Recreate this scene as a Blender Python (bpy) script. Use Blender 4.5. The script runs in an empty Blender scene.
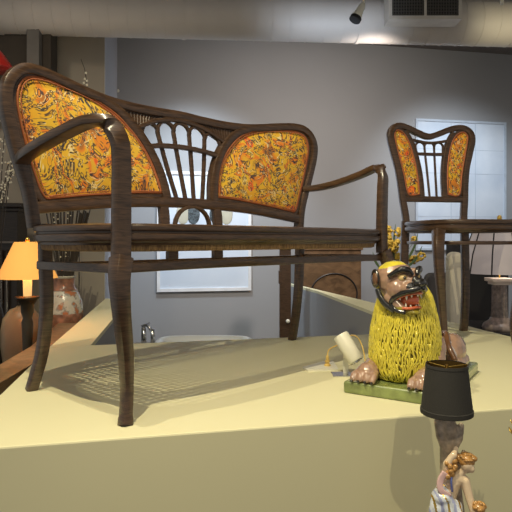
import bpy, bmesh, math, random
from mathutils import Vector, Matrix
random.seed(7)
S = bpy.context.scene
COL = S.collection
PI = math.pi
PT = 1.05            # height of the display platform above the floor
V = Vector

# ------------------------------------------------------------------ materials
def nodes(name):
    m = bpy.data.materials.new(name); m.use_nodes = True
    nt = m.node_tree; b = nt.nodes['Principled BSDF']
    return m, nt, b
def mat(name, col, rough=0.6, metal=0.0, var=0.08, scale=12, coat=0.0, bump=0.0, bscale=60, emit=None, estr=0, spec=0.5, dist=0.002):
    m, nt, b = nodes(name)
    N, L = nt.nodes, nt.links
    tc = N.new('ShaderNodeTexCoord')
    no = N.new('ShaderNodeTexNoise'); no.inputs['Scale'].default_value = scale; no.inputs['Detail'].default_value = 4
    L.new(tc.outputs['Object'], no.inputs['Vector'])
    cr = N.new('ShaderNodeValToRGB')
    c0 = [max(0, c*(1-var)) for c in col]; c1 = [min(1, c*(1+var)) for c in col]
    cr.color_ramp.elements[0].position = .3; cr.color_ramp.elements[1].position = .7
    cr.color_ramp.elements[0].color = (*c0, 1); cr.color_ramp.elements[1].color = (*c1, 1)
    L.new(no.outputs['Fac'], cr.inputs['Fac']); L.new(cr.outputs['Color'], b.inputs['Base Color'])
    b.inputs['Roughness'].default_value = rough; b.inputs['Metallic'].default_value = metal
    b.inputs['Coat Weight'].default_value = coat; b.inputs['Coat Roughness'].default_value = .15
    b.inputs['Specular IOR Level'].default_value = spec
    if bump:
        n2 = N.new('ShaderNodeTexNoise'); n2.inputs['Scale'].default_value = bscale
        L.new(tc.outputs['Object'], n2.inputs['Vector'])
        bp = N.new('ShaderNodeBump'); bp.inputs['Strength'].default_value = bump; bp.inputs['Distance'].default_value = dist
        L.new(n2.outputs['Fac'], bp.inputs['Height']); L.new(bp.outputs['Normal'], b.inputs['Normal'])
    if emit:
        b.inputs['Emission Color'].default_value = (*emit, 1); b.inputs['Emission Strength'].default_value = estr
    return m
def wood(name, c0, c1, rough=.32, coat=.35, scale=(6, 6, 60)):
    m, nt, b = nodes(name); N, L = nt.nodes, nt.links
    tc = N.new('ShaderNodeTexCoord'); mp = N.new('ShaderNodeMapping')
    mp.inputs['Scale'].default_value = scale
    L.new(tc.outputs['Object'], mp.inputs['Vector'])
    no = N.new('ShaderNodeTexNoise'); no.inputs['Scale'].default_value = 3; no.inputs['Detail'].default_value = 6; no.inputs['Distortion'].default_value = 1.2
    L.new(mp.outputs['Vector'], no.inputs['Vector'])
    cr = N.new('ShaderNodeValToRGB')
    cr.color_ramp.elements[0].position = .32; cr.color_ramp.elements[1].position = .7
    cr.color_ramp.elements[0].color = (*c0, 1); cr.color_ramp.elements[1].color = (*c1, 1)
    L.new(no.outputs['Fac'], cr.inputs['Fac']); L.new(cr.outputs['Color'], b.inputs['Base Color'])
    b.inputs['Roughness'].default_value = rough; b.inputs['Coat Weight'].default_value = coat; b.inputs['Coat Roughness'].default_value = .22
    bp = N.new('ShaderNodeBump'); bp.inputs['Strength'].default_value = .15; bp.inputs['Distance'].default_value = .001
    L.new(no.outputs['Fac'], bp.inputs['Height']); L.new(bp.outputs['Normal'], b.inputs['Normal'])
    return m
def brocade():
    m, nt, b = nodes('paisley_brocade'); N, L = nt.nodes, nt.links
    tc = N.new('ShaderNodeTexCoord')
    warp = N.new('ShaderNodeTexNoise'); warp.inputs['Scale'].default_value = 9; warp.inputs['Detail'].default_value = 1
    L.new(tc.outputs['Object'], warp.inputs['Vector'])
    sub = N.new('ShaderNodeVectorMath'); sub.operation = 'MULTIPLY_ADD'
    sub.inputs[1].default_value = (.16, .16, .16); L.new(warp.outputs['Color'], sub.inputs[0]); L.new(tc.outputs['Object'], sub.inputs[2])
    def noise(sc, det=2, src=sub):
        n = N.new('ShaderNodeTexNoise'); n.inputs['Scale'].default_value = sc; n.inputs['Detail'].default_value = det
        L.new(src.outputs[0], n.inputs['Vector']); return n
    def ramp(fac, els, interp='LINEAR'):
        r = N.new('ShaderNodeValToRGB'); r.color_ramp.interpolation = interp
        while len(r.color_ramp.elements) < len(els): r.color_ramp.elements.new(.5)
        for e, (p, c) in zip(r.color_ramp.elements, els):
            e.position = p; e.color = (*c, 1)
        L.new(fac, r.inputs['Fac']); return r
    def mix(f, a, c):
        x = N.new('ShaderNodeMix'); x.data_type = 'RGBA'
        L.new(f, x.inputs[0]); L.new(a, x.inputs[6]); L.new(c, x.inputs[7]); return x.outputs[2]
    n1 = noise(11, 2)
    base = ramp(n1.outputs['Fac'], [(.30, (.38, .14, .02)), (.38, (.70, .22, .01)), (.44, (.74, .38, .01)), (.54, (.72, .44, .02)), (.60, (.74, .20, .01)), (.66, (.72, .40, .02))], 'EASE')
    # big orange blooms
    v = N.new('ShaderNodeTexVoronoi'); v.inputs['Scale'].default_value = 9; L.new(sub.outputs[0], v.inputs['Vector'])
    bl = ramp(v.outputs['Distance'], [(.0, (1, 1, 1)), (.19, (1, 1, 1)), (.23, (0, 0, 0))])
    blc = ramp(v.outputs['Distance'], [(.0, (.45, .05, .01)), (.09, (.9, .25, .02)), (.17, (.75, .09, .01)), (.27, (.95, .3, .01))])
    c = mix(bl.outputs['Color'], base.outputs['Color'], blc.outputs['Color'])
    # dark contour squiggles
    n2 = noise(34, 2); blk = N.new('ShaderNodeRGB'); blk.outputs[0].default_value = (.02, .018, .03, 1)
    wht = N.new('ShaderNodeRGB'); wht.outputs[0].default_value = (.78, .66, .35, 1)
    l1 = ramp(n2.outputs['Fac'], [(.455, (0, 0, 0)), (.47, (1, 1, 1)), (.485, (1, 1, 1)), (.50, (0, 0, 0))])
    w1 = ramp(n2.outputs['Fac'], [(.50, (0, 0, 0)), (.51, (1, 1, 1)), (.525, (1, 1, 1)), (.54, (0, 0, 0))])
    # only inside scattered zones
    n3 = noise(7, 1, tc); zone = ramp(n3.outputs['Fac'], [(.42, (0, 0, 0)), (.50, (1, 1, 1))])
    mu = N.new('ShaderNodeMath'); mu.operation = 'MULTIPLY'; L.new(w1.outputs['Color'], mu.inputs[0]); L.new(zone.outputs['Color'], mu.inputs[1])
    c = mix(mu.outputs[0], c, wht.outputs[0]); c = mix(l1.outputs['Color'], c, blk.outputs[0])
    v2 = N.new('ShaderNodeTexVoronoi'); v2.inputs['Scale'].default_value = 80; L.new(sub.outputs[0], v2.inputs['Vector'])
    ring = ramp(v2.outputs['Distance'], [(.28, (0, 0, 0)), (.34, (1, 1, 1)), (.48, (1, 1, 1)), (.54, (0, 0, 0))])
    mu2 = N.new('ShaderNodeMath'); mu2.operation = 'MULTIPLY'; L.new(ring.outputs['Color'], mu2.inputs[0])
    n4 = noise(14, 1, tc); z2 = ramp(n4.outputs['Fac'], [(.44, (0, 0, 0)), (.50, (.9, .9, .9))]); L.new(z2.outputs['Color'], mu2.inputs[1])
    c = mix(mu2.outputs[0], c, blk.outputs[0])
    L.new(c, b.inputs['Base Color']); b.inputs['Roughness'].default_value = .75
    b.inputs['Sheen Weight'].default_value = .2
    bp = N.new('ShaderNodeBump'); bp.inputs['Strength'].default_value = .3; bp.inputs['Distance'].default_value = .001
    L.new(n2.outputs['Fac'], bp.inputs['Height']); L.new(bp.outputs['Normal'], b.inputs['Normal'])
    return m

M_WOOD = wood('brown_bentwood', (.030, .016, .009), (.096, .053, .030), .30, .5)
M_FAB = brocade()
M_WELT = mat('copper_welt', (.40, .13, .05), .5, .3)
M_CANE = mat('cane_weave', (.42, .25, .10), .6)
M_BIND = wood('wound_cane', (.10, .05, .02), (.36, .22, .09), .6, 0, (60, 60, 4))
M_PLAT = mat('cream_platform_paint', (.76, .72, .47), .62, var=.015, scale=2.5, bump=.05, bscale=25)
M_GREYW = mat('blue_grey_wall_and_shade', (.33, .33, .335), .8, var=.02, scale=2)  # back wall grey; on the low walls it stands for shade
M_BEIGEW = mat('beige_wall_paint', (.36, .32, .26), .8, var=.02, scale=2)
M_PALEW = mat('pale_lit_return', (.50, .51, .56), .7, var=.02)
M_DARK = mat('dark_brown_paint', (.045, .035, .025), .8)
M_GREYP = mat('grey_post_paint', (.13, .12, .11), .8)
M_FLOOR = mat('dark_floor', (.09, .055, .035), .5, var=.3, scale=3)
M_CEIL = mat('dark_ceiling', (.16, .14, .13), .9)
M_DUCT = mat('duct_paint', (.58, .54, .50), .55, var=.03, scale=4)
M_VENT = mat('vent_paint', (.60, .56, .50), .5)
M_BLACK = mat('black_matte', (.012, .011, .011), .7)
M_GRILLE = mat('dark_grille', (.035, .032, .03), .6)
M_WHITE = mat('white_plastic', (.80, .78, .66), .35, var=.02)
M_CHROME = mat('chrome', (.65, .66, .68), .18, 1.0, var=.02)
M_GOLD = mat('gilt_metal', (.75, .50, .12), .35, 1.0)
M_CORD = mat('yellow_cord', (.78, .55, .16), .5)
M_DWOOD = wood('dark_cabinet_wood', (.010, .007, .006), (.03, .02, .014), .4, .2)
M_TABLEW = wood('mid_brown_wood', (.13, .08, .04), (.25, .16, .085), .5, .1)
M_BURR = wood('burr_wood', (.10, .055, .025), (.22, .125, .06), .4, .3, (3, 3, 5))
M_GREEN = mat('green_glaze', (.22, .27, .09), .22, var=.3, scale=30, coat=.6, bump=.2, bscale=40)
M_LIONSK = mat('pink_brown_glaze', (.38, .235, .165), .18, var=.22, scale=35, coat=.8, bump=.15)
M_MANE = mat('yellow_glaze', (.74, .62, .06), .18, var=.16, scale=60, coat=.8)
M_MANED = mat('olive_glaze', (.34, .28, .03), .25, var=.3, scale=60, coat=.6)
M_BLKGL = mat('black_glaze', (.015, .014, .013), .15, coat=.8)
M_SPOT = mat('brown_glaze', (.16, .075, .035), .2, coat=.7)
M_LILAC = mat('lilac_glaze', (.50, .44, .44), .2, coat=.7)
M_RED = mat('red_orange_glaze', (.60, .13, .05), .2, coat=.8)
M_EYE = mat('amber_eye_glaze', (.70, .50, .22), .1, coat=1, var=.02)
M_TOOTH = mat('ivory_glaze', (.85, .80, .65), .2, coat=.8, var=.02)
M_PORC = mat('porcelain_skin', (.80, .62, .42), .2, coat=.7, var=.04)
M_HAIR = mat('golden_brown_hair_glaze', (.48, .25, .07), .3, coat=.5, var=.3, scale=120)
M_DRESS = mat('white_blue_dress_glaze', (.62, .66, .72), .25, coat=.6, var=.3, scale=50)
M_SASH = mat('pink_sash_glaze', (.68, .45, .44), .25, coat=.5, var=.1)
M_TRUNK = mat('tree_trunk_glaze', (.46, .37, .27), .35, coat=.4, var=.5, scale=60, bump=.5, bscale=50)
M_BLUE = mat('blue_strap_glaze', (.12, .16, .45), .3, coat=.5)

# ------------------------------------------------------------------ mesh helpers
def link(name, bm, m, parent=None, smooth=False, loc=None, rot=None):
    me = bpy.data.meshes.new(name)
    bmesh.ops.recalc_face_normals(bm, faces=bm.faces)
    bm.to_mesh(me); bm.free()
    for mm in (m if isinstance(m, (list, tuple)) else [m]): me.materials.append(mm)
    if smooth:
        for p in me.polygons: p.use_smooth = True
    o = bpy.data.objects.new(name, me); COL.objects.link(o)
    if parent: o.parent = parent
    if loc is not None: o.location = loc
    if rot is not None: o.rotation_euler = rot
    return o
def bevel(o, w, seg=2):
    md = o.modifiers.new('bev', 'BEVEL'); md.width = w; md.segments = seg; md.limit_method = 'ANGLE'; md.angle_limit = .7
    return o
def autosmooth(o, ang=.7):
    me = o.data
    for p in me.polygons: p.use_smooth = True
    try: me.set_sharp_from_angle(angle=ang)
    except Exception: pass
    return o
def thing(name, label, cat, loc, rz=0, group=None):
    o = bpy.data.objects.new(name, None); COL.objects.link(o)
    o.empty_display_size = .05
    o.location = loc; o.rotation_euler = (0, 0, rz); o['label'] = label; o['category'] = cat
    if group: o['group'] = group
    return o
def tag(o, label, cat, group=None):
    o['label'] = label; o['category'] = cat
    if group: o['group'] = group
    return o
def struct(o): o['kind'] = 'structure'; return o
def box(bm, x0, x1, y0, y1, z0, z1, mtx=None, mi=0):
    vs = [bm.verts.new(V(c)) for c in ((x0,y0,z0),(x1,y0,z0),(x1,y1,z0),(x0,y1,z0),(x0,y0,z1),(x1,y0,z1),(x1,y1,z1),(x0,y1,z1))]
    if mtx is not None:
        for v in vs: v.co = mtx @ v.co
    for f in ((0,3,2,1),(4,5,6,7),(0,1,5,4),(1,2,6,5),(2,3,7,6),(3,0,4,7)):
        fc = bm.faces.new([vs[i] for i in f]); fc.material_index = mi
def prism(bm, pts, z0, z1, mi=0):
    n = len(pts)
    a = [bm.verts.new((p[0], p[1], z0)) for p in pts]; b = [bm.verts.new((p[0], p[1], z1)) for p in pts]
    bm.faces.new(a[::-1]).material_index = mi; bm.faces.new(b).material_index = mi
    for i in range(n):
        bm.faces.new([a[i], a[(i+1) % n], b[(i+1) % n], b[i]]).material_index = mi
def spline(pts, n=8):
    P = [V(p) for p in pts]; P = [P[0]*2-P[1]] + P + [P[-1]*2-P[-2]]
    out = []
    for i in range(1, len(P)-2):
        for k in range(n):
            t = k/n; a, b, c, d = P[i-1], P[i], P[i+1], P[i+2]
            out.append(.5*((2*b)+(c-a)*t+(2*a-5*b+4*c-d)*t*t+(3*b-a-3*c+d)*t*t*t))
    out.append(P[-2]); return out
def sweep(bm, path, w, d, ref=(0, 1, 0), closed=False, rnd=.35, mi=0):
    """sweep a rounded rectangle (w across, d along ref) along the path; w, d number or f(t)"""
    n = len(path); rings = []
    sec = []
    for (sx, sy) in ((1, 1), (-1, 1), (-1, -1), (1, -1)):
        for k in range(3):
            a = math.atan2(sy, sx) - PI/4 + k*PI/4
            sec.append((sx*(1-rnd)+rnd*math.cos(a), sy*(1-rnd)+rnd*math.sin(a)))
    for i, p in enumerate(path):
        t = i/(n-1) if n > 1 else 0
        if closed: T = path[(i+1) % n]-path[i-1]
        else: T = path[min(i+1, n-1)]-path[max(i-1, 0)]
        T = T.normalized()
        R = V(ref(p, T) if callable(ref) else ref); R = (R-T*R.dot(T)).normalized(); X = T.cross(R)
        ww = w(t) if callable(w) else w; dd = d(t) if callable(d) else d
        rings.append([bm.verts.new(p+X*(ww/2*s[0])+R*(dd/2*s[1])) for s in sec])
    m = len(sec)
    for i in range(n if closed else n-1):
        a, b = rings[i], rings[(i+1) % n]
        for k in range(m):
            bm.faces.new([a[k], a[(k+1) % m], b[(k+1) % m], b[k]]).material_index = mi
    if not closed:
        bm.faces.new(rings[0][::-1]).material_index = mi; bm.faces.new(rings[-1]).material_index = mi
def tube(bm, path, r, seg=8, mi=0, closed=False):
    n = len(path); rings = []
    R = None
    for i, p in enumerate(path):
        if closed: T = (path[(i+1) % n]-path[i-1]).normalized()
        else: T = (path[min(i+1, n-1)]-path[max(i-1, 0)]).normalized()
        if R is None: R = V((0, 0, 1)) if abs(T.z) < .9 else V((1, 0, 0))
        R = (R-T*R.dot(T)).normalized(); X = T.cross(R)
        rr = r(i/(n-1)) if callable(r) else r
        rings.append([bm.verts.new(p+(X*math.cos(2*PI*k/seg)+R*math.sin(2*PI*k/seg))*rr) for k in range(seg)])
    for i in range(n if closed else n-1):
        a, b = rings[i], rings[(i+1) % n]
        for k in range(seg): bm.faces.new([a[k], a[(k+1) % seg], b[(k+1) % seg], b[k]]).material_index = mi
    if not closed:
        bm.faces.new(rings[0][::-1]).material_index = mi; bm.faces.new(rings[-1]).material_index = mi
def lathe(bm, prof, seg=32, c=(0, 0), mi=0, cap=True):
    rings = []
    for r, z in prof:
        rings.append([bm.verts.new((c[0]+r*math.cos(2*PI*k/seg), c[1]+r*math.sin(2*PI*k/seg), z)) for k in range(seg)])
    for a, b in zip(rings, rings[1:]):
        for k in range(seg): bm.faces.new([a[k], a[(k+1) % seg], b[(k+1) % seg], b[k]]).material_index = mi
    if cap:
        if prof[0][0] > 1e-5: bm.faces.new(rings[0][::-1]).material_index = mi
        if prof[-1][0] > 1e-5: bm.faces.new(rings[-1]).material_index = mi
def ell(bm, c, r, mtx=None, seg=16, mi=0):
    T = Matrix.Translation(V(c)) @ (mtx.to_4x4() if mtx else Matrix.Identity(4)) @ Matrix.Diagonal((r[0], r[1], r[2], 1))
    res = bmesh.ops.create_uvsphere(bm, u_segments=seg, v_segments=max(6, seg//2), radius=1, matrix=T)
    for v in res['verts']:
        for f in v.link_faces: f.material_index = mi
def limb(bm, pts, rad, seg=12):
    P = [V(p) for p in pts]
    for i in range(len(P)-1):
        n = max(2, int((P[i+1]-P[i]).length/(min(rad[i], rad[i+1])*.35)))
        for k in range(n+1):
            t = k/n; ell(bm, P[i].lerp(P[i+1], t), [rad[i]*(1-t)+rad[i+1]*t]*3, seg=seg)
def fuse(name, bm, voxel, m, parent=None, smooth=4, cls=None, disp=None):
    """melt overlapping shapes into one continuous surface"""
    me = bpy.data.meshes.new('tmp'); bm.to_mesh(me); bm.free()
    o = bpy.data.objects.new('tmp', me); COL.objects.link(o)
    r = o.modifiers.new('r', 'REMESH'); r.mode = 'VOXEL'; r.voxel_size = voxel
    s = o.modifiers.new('s', 'SMOOTH'); s.factor = .5; s.iterations = smooth
    dg = bpy.context.evaluated_depsgraph_get(); dg.update()
    m2 = bpy.data.meshes.new_from_object(o.evaluated_get(dg))
    bpy.data.objects.remove(o); bpy.data.meshes.remove(me)
    m2.name = name
    ms = m if isinstance(m, (list, tuple)) else [m]
    m2.materials.clear()
    for mm in ms: m2.materials.append(mm)
    for p in m2.polygons:
        p.use_smooth = True
        p.material_index = cls(p.center, p.normal) if cls else 0
    ob = bpy.data.objects.new(name, m2); COL.objects.link(ob)
    if parent: ob.parent = parent
    return ob

# ------------------------------------------------------------------ camera (eye 0.416 above the platform)
cam = bpy.data.cameras.new('camera'); co = bpy.data.objects.new('camera', cam); COL.objects.link(co)
co.location = (0, 0, PT+.416); co.rotation_euler = (PI/2, 0, 0)
cam.sensor_width = 36; cam.lens = 570/512*36; cam.shift_y = -16/512; cam.clip_start = .02
S.camera = co

# ------------------------------------------------------------------ the setting
def plat():
    zt = PT
    FLc = (-1.25, .975); FRc = (1.75, 1.66)
    out = [(-.514-.974*.42, 1.145-.225*.42), (1.3, 1.145+.2317*1.814), (1.09, 2.47), (.785, 3.76), (.31, 5.58)]
    inn = [(.50, 5.60), (.497, 4.65), (.68, 3.29), (.80, 2.59), (-.654, 2.255), (-.745, 2.93), (-.96, 4.06)]
    # front slab, left ledge, right ledge share their borders
    slab = [(-.5685, .9), (-.514, 1.145)]
    bm = bmesh.new()
    A = (-.62, 1.120); B = (1.32, 1.569)
    R0 = (1.105, 2.41); L0 = (-.80, 2.20)
    prism(bm, [A, B, R0, (.80, 2.59), (-.654, 2.255), L0], 0, zt)
    o1 = link('trim_1', bm, M_PLAT); struct(o1); bevel(o1, .004)
    # the low walls round the opening: cream capping, shade put into the grey-blue faces
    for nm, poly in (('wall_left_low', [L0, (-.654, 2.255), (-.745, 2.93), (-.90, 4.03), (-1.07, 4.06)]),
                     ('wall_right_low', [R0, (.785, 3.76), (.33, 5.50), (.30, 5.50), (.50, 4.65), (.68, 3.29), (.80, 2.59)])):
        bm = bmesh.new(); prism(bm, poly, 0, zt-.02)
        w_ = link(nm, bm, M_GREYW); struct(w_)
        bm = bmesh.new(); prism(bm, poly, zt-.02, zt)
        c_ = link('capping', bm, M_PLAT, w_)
plat()
bm = bmesh.new(); box(bm, -3.5, 4.2, -1.2, 8, -.1, 0); struct(link('floor', bm, M_FLOOR))
bm = bmesh.new(); box(bm, -3.5, 4.2, -1.2, 8, 3.45, 3.55); struct(link('ceiling', bm, M_CEIL))
def wallseg(name, p0, p1, m, th=.1, z0=0, z1=3.45, parent=None):
    d = (V(p1)-V(p0)).normalized(); n = V((-d.y, d.x))*th
    bm = bmesh.new(); prism(bm, [p0, p1, tuple(V(p1)+n), tuple(V(p0)+n)], z0, z1)
    o = link(name, bm, m, parent)
    return struct(o) if not parent else o
BY = lambda x: 5.56+.2*x
wallseg('wall_back', (-1.31, BY(-1.31)), (4.2, BY(4.2)), M_GREYW)
LY = lambda x: 4.09+.2*(x+1.06)
wallseg('wall_left', (-3.5, LY(-3.5)), (-1.085, LY(-1.085)), M_BEIGEW)
wallseg('trim_2', (-1.082, LY(-1.082)), (-1.30, 5.36), M_PALEW, .04)  # return of the beige wall, bluish light put into its colour
# dark bulkhead with a lighter upright at the top left
def lx(px, y): return (px-256)/570*y
bm = bmesh.new(); box(bm, -2.6, lx(54, 3.8), 3.74, 3.86, PT+1.30, PT+1.56+.6)
struct(link('trim_3', bm, M_DARK))
bm = bmesh.new(); box(bm, lx(28, 3.7), lx(40, 3.7), 3.68, 3.735, PT+1.28, PT+1.9)
struct(link('trim_4', bm, M_GREYP))

# ------------------------------------------------------------------ settee and side chair
def superring(bm, a, b, n, prof, z0, N=112):
    rings = []
    for i in range(N):
        t = 2*PI*i/N; c, s = math.cos(t), math.sin(t)
        ring = []
        for (ins, z) in prof:
            A, B = a-ins, b-ins
            x = A*math.copysign(abs(c)**(2/n), c); y = B*math.copysign(abs(s)**(2/n), s)
            ring.append(bm.verts.new((x, y, z0+z)))
        rings.append(ring)
    m = len(prof)
    for i in range(N):
        p, q = rings[i], rings[(i+1) % N]
        for k in range(m): bm.faces.new([p[k], q[k], q[(k+1) % m], p[(k+1) % m]])
SEATPROF = [(.055, -.002), (.05, .004), (.009, .004), (.002, .001), (0, -.006), (.002, -.012), (.007, -.014), (.007, -.018), (.001, -.021), (0, -.030), (.003, -.037), (.010, -.040), (.012, -.046), (.05, -.046), (.055, -.042)]
def cane(bm, a, b, n, z, pitch=.0125):
    def ext(u, U, W): return W*(max(0, 1-abs(u/U)**n))**(1/n)
    k = -int(a/pitch)
    while k*pitch < a:
        x = k*pitch
        if abs(x) < a: e = ext(x, a, b); box(bm, x-.0034, x+.0034, -e, e, z-.0015, z+.0005)
        k += 1
    k = -int(b/pitch)
    while k*pitch < b:
        y = k*pitch
        if abs(y) < b: e = ext(y, b, a); box(bm, -e, e, y-.0034, y+.0034, z-.0025, z-.0005)
        k += 1
    L = a+b; q = 1/math.sqrt(2)
    for sgn in (1, -1):
        k = -int(L/pitch)
        while k*pitch < L:
            c = k*pitch+pitch/2
            # line y = sgn*x + c ; find span inside
            xs = [x for x in [(-a+2*a*i/160) for i in range(161)] if abs((x)/a)**n+abs((sgn*x+c)/b)**n < 1]
            if len(xs) > 3:
                p0 = V((xs[0], sgn*xs[0]+c, z)); p1 = V((xs[-1], sgn*xs[-1]+c, z)); nn = V((-sgn*q, q, 0))*.0012
                vs = [bm.verts.new(p) for p in (p0-nn, p1-nn, p1+nn, p0+nn)]
                bm.faces.new(vs)
            k += 1
def grow(pts, d):
    lp = spline(pts+[pts[0]], 4)[:-1]; c = sum(lp, V((0, 0, 0)))/len(lp); out = []
    ar = sum(lp[i].x*lp[(i+1) % len(lp)].z-lp[(i+1) % len(lp)].x*lp[i].z for i in range(len(lp)))
    for i, p in enumerate(lp):
        T = (lp[(i+1) % len(lp)]-lp[i-1]).normalized(); n = V((T.z, 0, -T.x))*(1 if ar > 0 else -1)
        out.append(p+n*d)
    return out
def mirror(pts): return [(-x, z) for x, z in pts]
def panel(name, parent, outline, yb, m, side=1, puff=.014, nails=False):
    """puffed upholstery filling an outline (x,z) on the curved back"""
    o2 = spline([(x, 0, z) for x, z in outline]+[(outline[0][0], 0, outline[0][1])], 6)[:-1]
    pts = [(p.x, p.z) for p in o2]
    cx = sum(p[0] for p in pts)/len(pts); cz = sum(p[1] for p in pts)/len(pts)
    bm = bmesh.new()
    for face in (-1, 1):
        rings = []
        K = 9
        for k in range(K+1):
            s = 1-k/K
            h = puff*(1-s**3)*1.0
            rings.append([bm.verts.new((cx+(x-cx)*s, yb(cx+(x-cx)*s, cz+(z-cz)*s)+face*(.006+h), cz+(z-cz)*s)) for x, z in pts] if k < K else
                         [bm.verts.new((cx, yb(cx, cz)+face*(.006+puff), cz))])
        n = len(pts)
        for a, b in zip(rings, rings[1:]):
            for i in range(n):
                if len(b) == 1: bm.faces.new([a[i], a[(i+1) % n], b[0]])
                else: bm.faces.new([a[i], a[(i+1) % n], b[(i+1) % n], b[i]])
    bmesh.ops.remove_doubles(bm, verts=bm.verts, dist=1e-5)
    f = link(name, bm, m, parent, smooth=True)
    bm = bmesh.new()
    path = [V((x, yb(x, z)-.009, z)) for x, z in pts]
    tube(bm, path, .0038, 6, closed=True)
    if nails:
        for i in range(len(path)):
            for t in (0, .33, .66):
                p = path[i].lerp(path[(i+1) % len(path)], t); c = V((cx, p.y, cz)); d = (p-c).normalized()
                ell(bm, p+d*-.008+V((0, -.004, 0)), (.0022, .0016, .0022), seg=6)
    link('welt', bm, M_WELT, f, smooth=True)
    return f

def build_settee():
    C = V((-.071, 1.819)); rz = math.atan2(.719, .695)
    t = thing('settee', 'wide dark bentwood settee with cane seat and two yellow paisley panels on the platform', 'settee', (C.x, C.y, PT), rz)
    zs = .45
    def yb(x, z):
        u = max(0, (z-.45)/.43)
        return .2+.085*u-.085*u*(abs(x)/.6)**2.2
    bm = bmesh.new(); superring(bm, .605, .262, 4, SEATPROF, zs)
    autosmooth(link('seat_frame', bm, M_WOOD, t))
    bm = bmesh.new(); cane(bm, .556, .212, 4, zs-.012, .019)
    link('cane_seat', bm, M_CANE, t)
    bm = bmesh.new(); superring(bm, .588, .245, 4, [(0, -.045), (.002, -.058), (.008, -.061), (.03, -.061), (.034, -.045)], zs)
    autosmooth(link('cane_binding', bm, M_BIND, t))
    # front posts: leg, upright and arm are one bent piece each side; the cabriole leg is its own part
    for s in (-1, 1):
        leg = spline([(s*.550, -.210, .375), (s*.562, -.222, .33), (s*.556, -.220, .26), (s*.536, -.206, .16), (s*.530, -.202, .08), (s*.536, -.208, .03), (s*.542, -.214, 0)], 6)
        bm = bmesh.new(); sweep(bm, leg, lambda u: .044-.020*min(1, u*1.5)+(.003 if u > .9 else 0), lambda u: .044-.018*min(1, u*1.5)+(.003 if u > .9 else 0), ref=(.0, 1, 0))
        autosmooth(link('front_leg', bm, M_WOOD, t))
        arm = spline([(s*.597, .195, .628), (s*.618, .12, .634), (s*.622, .03, .648), (s*.612, -.07, .668), (s*.592, -.15, .685), (s*.568, -.188, .676), (s*.554, -.206, .643), (s*.548, -.208, .60), (s*.547, -.206, .50), (s*.547, -.205, .42), (s*.548, -.206, .37)], 7)
        bm = bmesh.new(); sweep(bm, arm, lambda u: .040, lambda u: .024+.012*max(0, u-.45), ref=lambda p, T: (s*.0001+T.z*0, abs(T.z)*1.0, 1-abs(T.z)+.001), rnd=.3)
        autosmooth(link('arm', bm, M_WOOD, t))
        rl = spline([(s*.543, .175, .46), (s*.541, .176, .36), (s*.537, .178, .24), (s*.540, .194, .12), (s*.550, .216, .04), (s*.556, .230, 0)], 6)
        bm = bmesh.new(); sweep(bm, rl, lambda u: .033-.004*u, lambda u: .030-.003*u, ref=(0, 1, 0))
        autosmooth(link('rear_leg', bm, M_WOOD, t))
        # curled brackets between leg and stretcher
    # stretchers: flat bentwood ring just under the seat
    zz = .352
    bm = bmesh.new(); sweep(bm, spline([(-.555, -.205, zz), (-.3, -.200, zz+.002), (0, -.198, zz+.002), (.3, -.200, zz+.002), (.555, -.205, zz)], 6), .022, .016, ref=(0, 1, 0)); autosmooth(link('stretcher', bm, M_WOOD, t))
    bm = bmesh.new(); sweep(bm, spline([(-.555, .18, zz-.008), (0, .186, zz-.008), (.555, .18, zz-.008)], 6), .020, .016, ref=(0, 1, 0)); autosmooth(link('stretcher', bm, M_WOOD, t))
    for s in (-1, 1):
        bm = bmesh.new(); sweep(bm, spline([(s*.556, -.205, zz), (s*.564, 0, zz-.002), (s*.556, .18, zz-.004)], 6), .022, .016, ref=(1, 0, 0)); autosmooth(link('stretcher', bm, M_WOOD, t))
        bm = bmesh.new(); box(bm, s*.10-.02, s*.10+.02, .178, .20, zz, .41); bevel(link('spacer_block', bm, M_WOOD, t), .004)
    # outer back frame
    half = [(0, .854), (.10, .850), (.20, .848), (.30, .851), (.39, .862), (.47, .875), (.54, .882), (.59, .876), (.625, .85), (.643, .81), (.640, .755), (.620, .68), (.597, .61), (.575, .54), (.562, .45)]
    pts = mirror(half[::-1])+half[1:]
    path = spline([(x, yb(x, z), z) for x, z in pts], 5)
    bm = bmesh.new(); sweep(bm, path, lambda u: .030, .036, ref=(0, 1, 0)); autosmooth(link('back_frame', bm, M_WOOD, t))
    # bottom rail
    br = [(-.560, .503), (-.50, .510), (-.35, .527), (-.2, .538), (0, .543), (.2, .538), (.35, .527), (.50, .510), (.560, .503)]
    bm = bmesh.new(); sweep(bm, spline([(x, yb(x, z), z) for x, z in br], 6), .034, .030, ref=(0, 1, 0)); autosmooth(link('bottom_rail', bm, M_WOOD, t))
    fab = [(.122, .572), (.135, .62), (.155, .675), (.185, .727), (.225, .772), (.275, .812), (.335, .838), (.40, .854), (.47, .862), (.54, .864), (.585, .853), (.607, .825), (.612, .785), (.603, .735), (.585, .67), (.562, .60), (.535, .537), (.50, .535), (.42, .546), (.32, .557), (.22, .567)]
    for s in (-1, 1):
        fl = fab if s > 0 else mirror(fab)
        panel('back_panel', t, fl, yb, M_FAB, nails=True)
        # curved inner member beside the panel
        inner = [(.104, .55), (.116, .62), (.137, .68), (.168, .735), (.208, .785), (.262, .826), (.325, .850)]
        bm = bmesh.new(); sweep(bm, spline([(s*x, yb(x, z), z) for x, z in inner], 6), lambda u: .034-.006*u, .034, ref=(0, 1, 0)); autosmooth(link('panel_frame', bm, M_WOOD, t))
        # frame filling round the fabric
        bm = bmesh.new()
        loop = grow([(s*x, yb(x, z), z) for x, z in fab], .012)
        sweep(bm, loop, .018, .022, ref=(0, 1, 0), closed=True); autosmooth(link('panel_rim', bm, M_WOOD, t))
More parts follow.
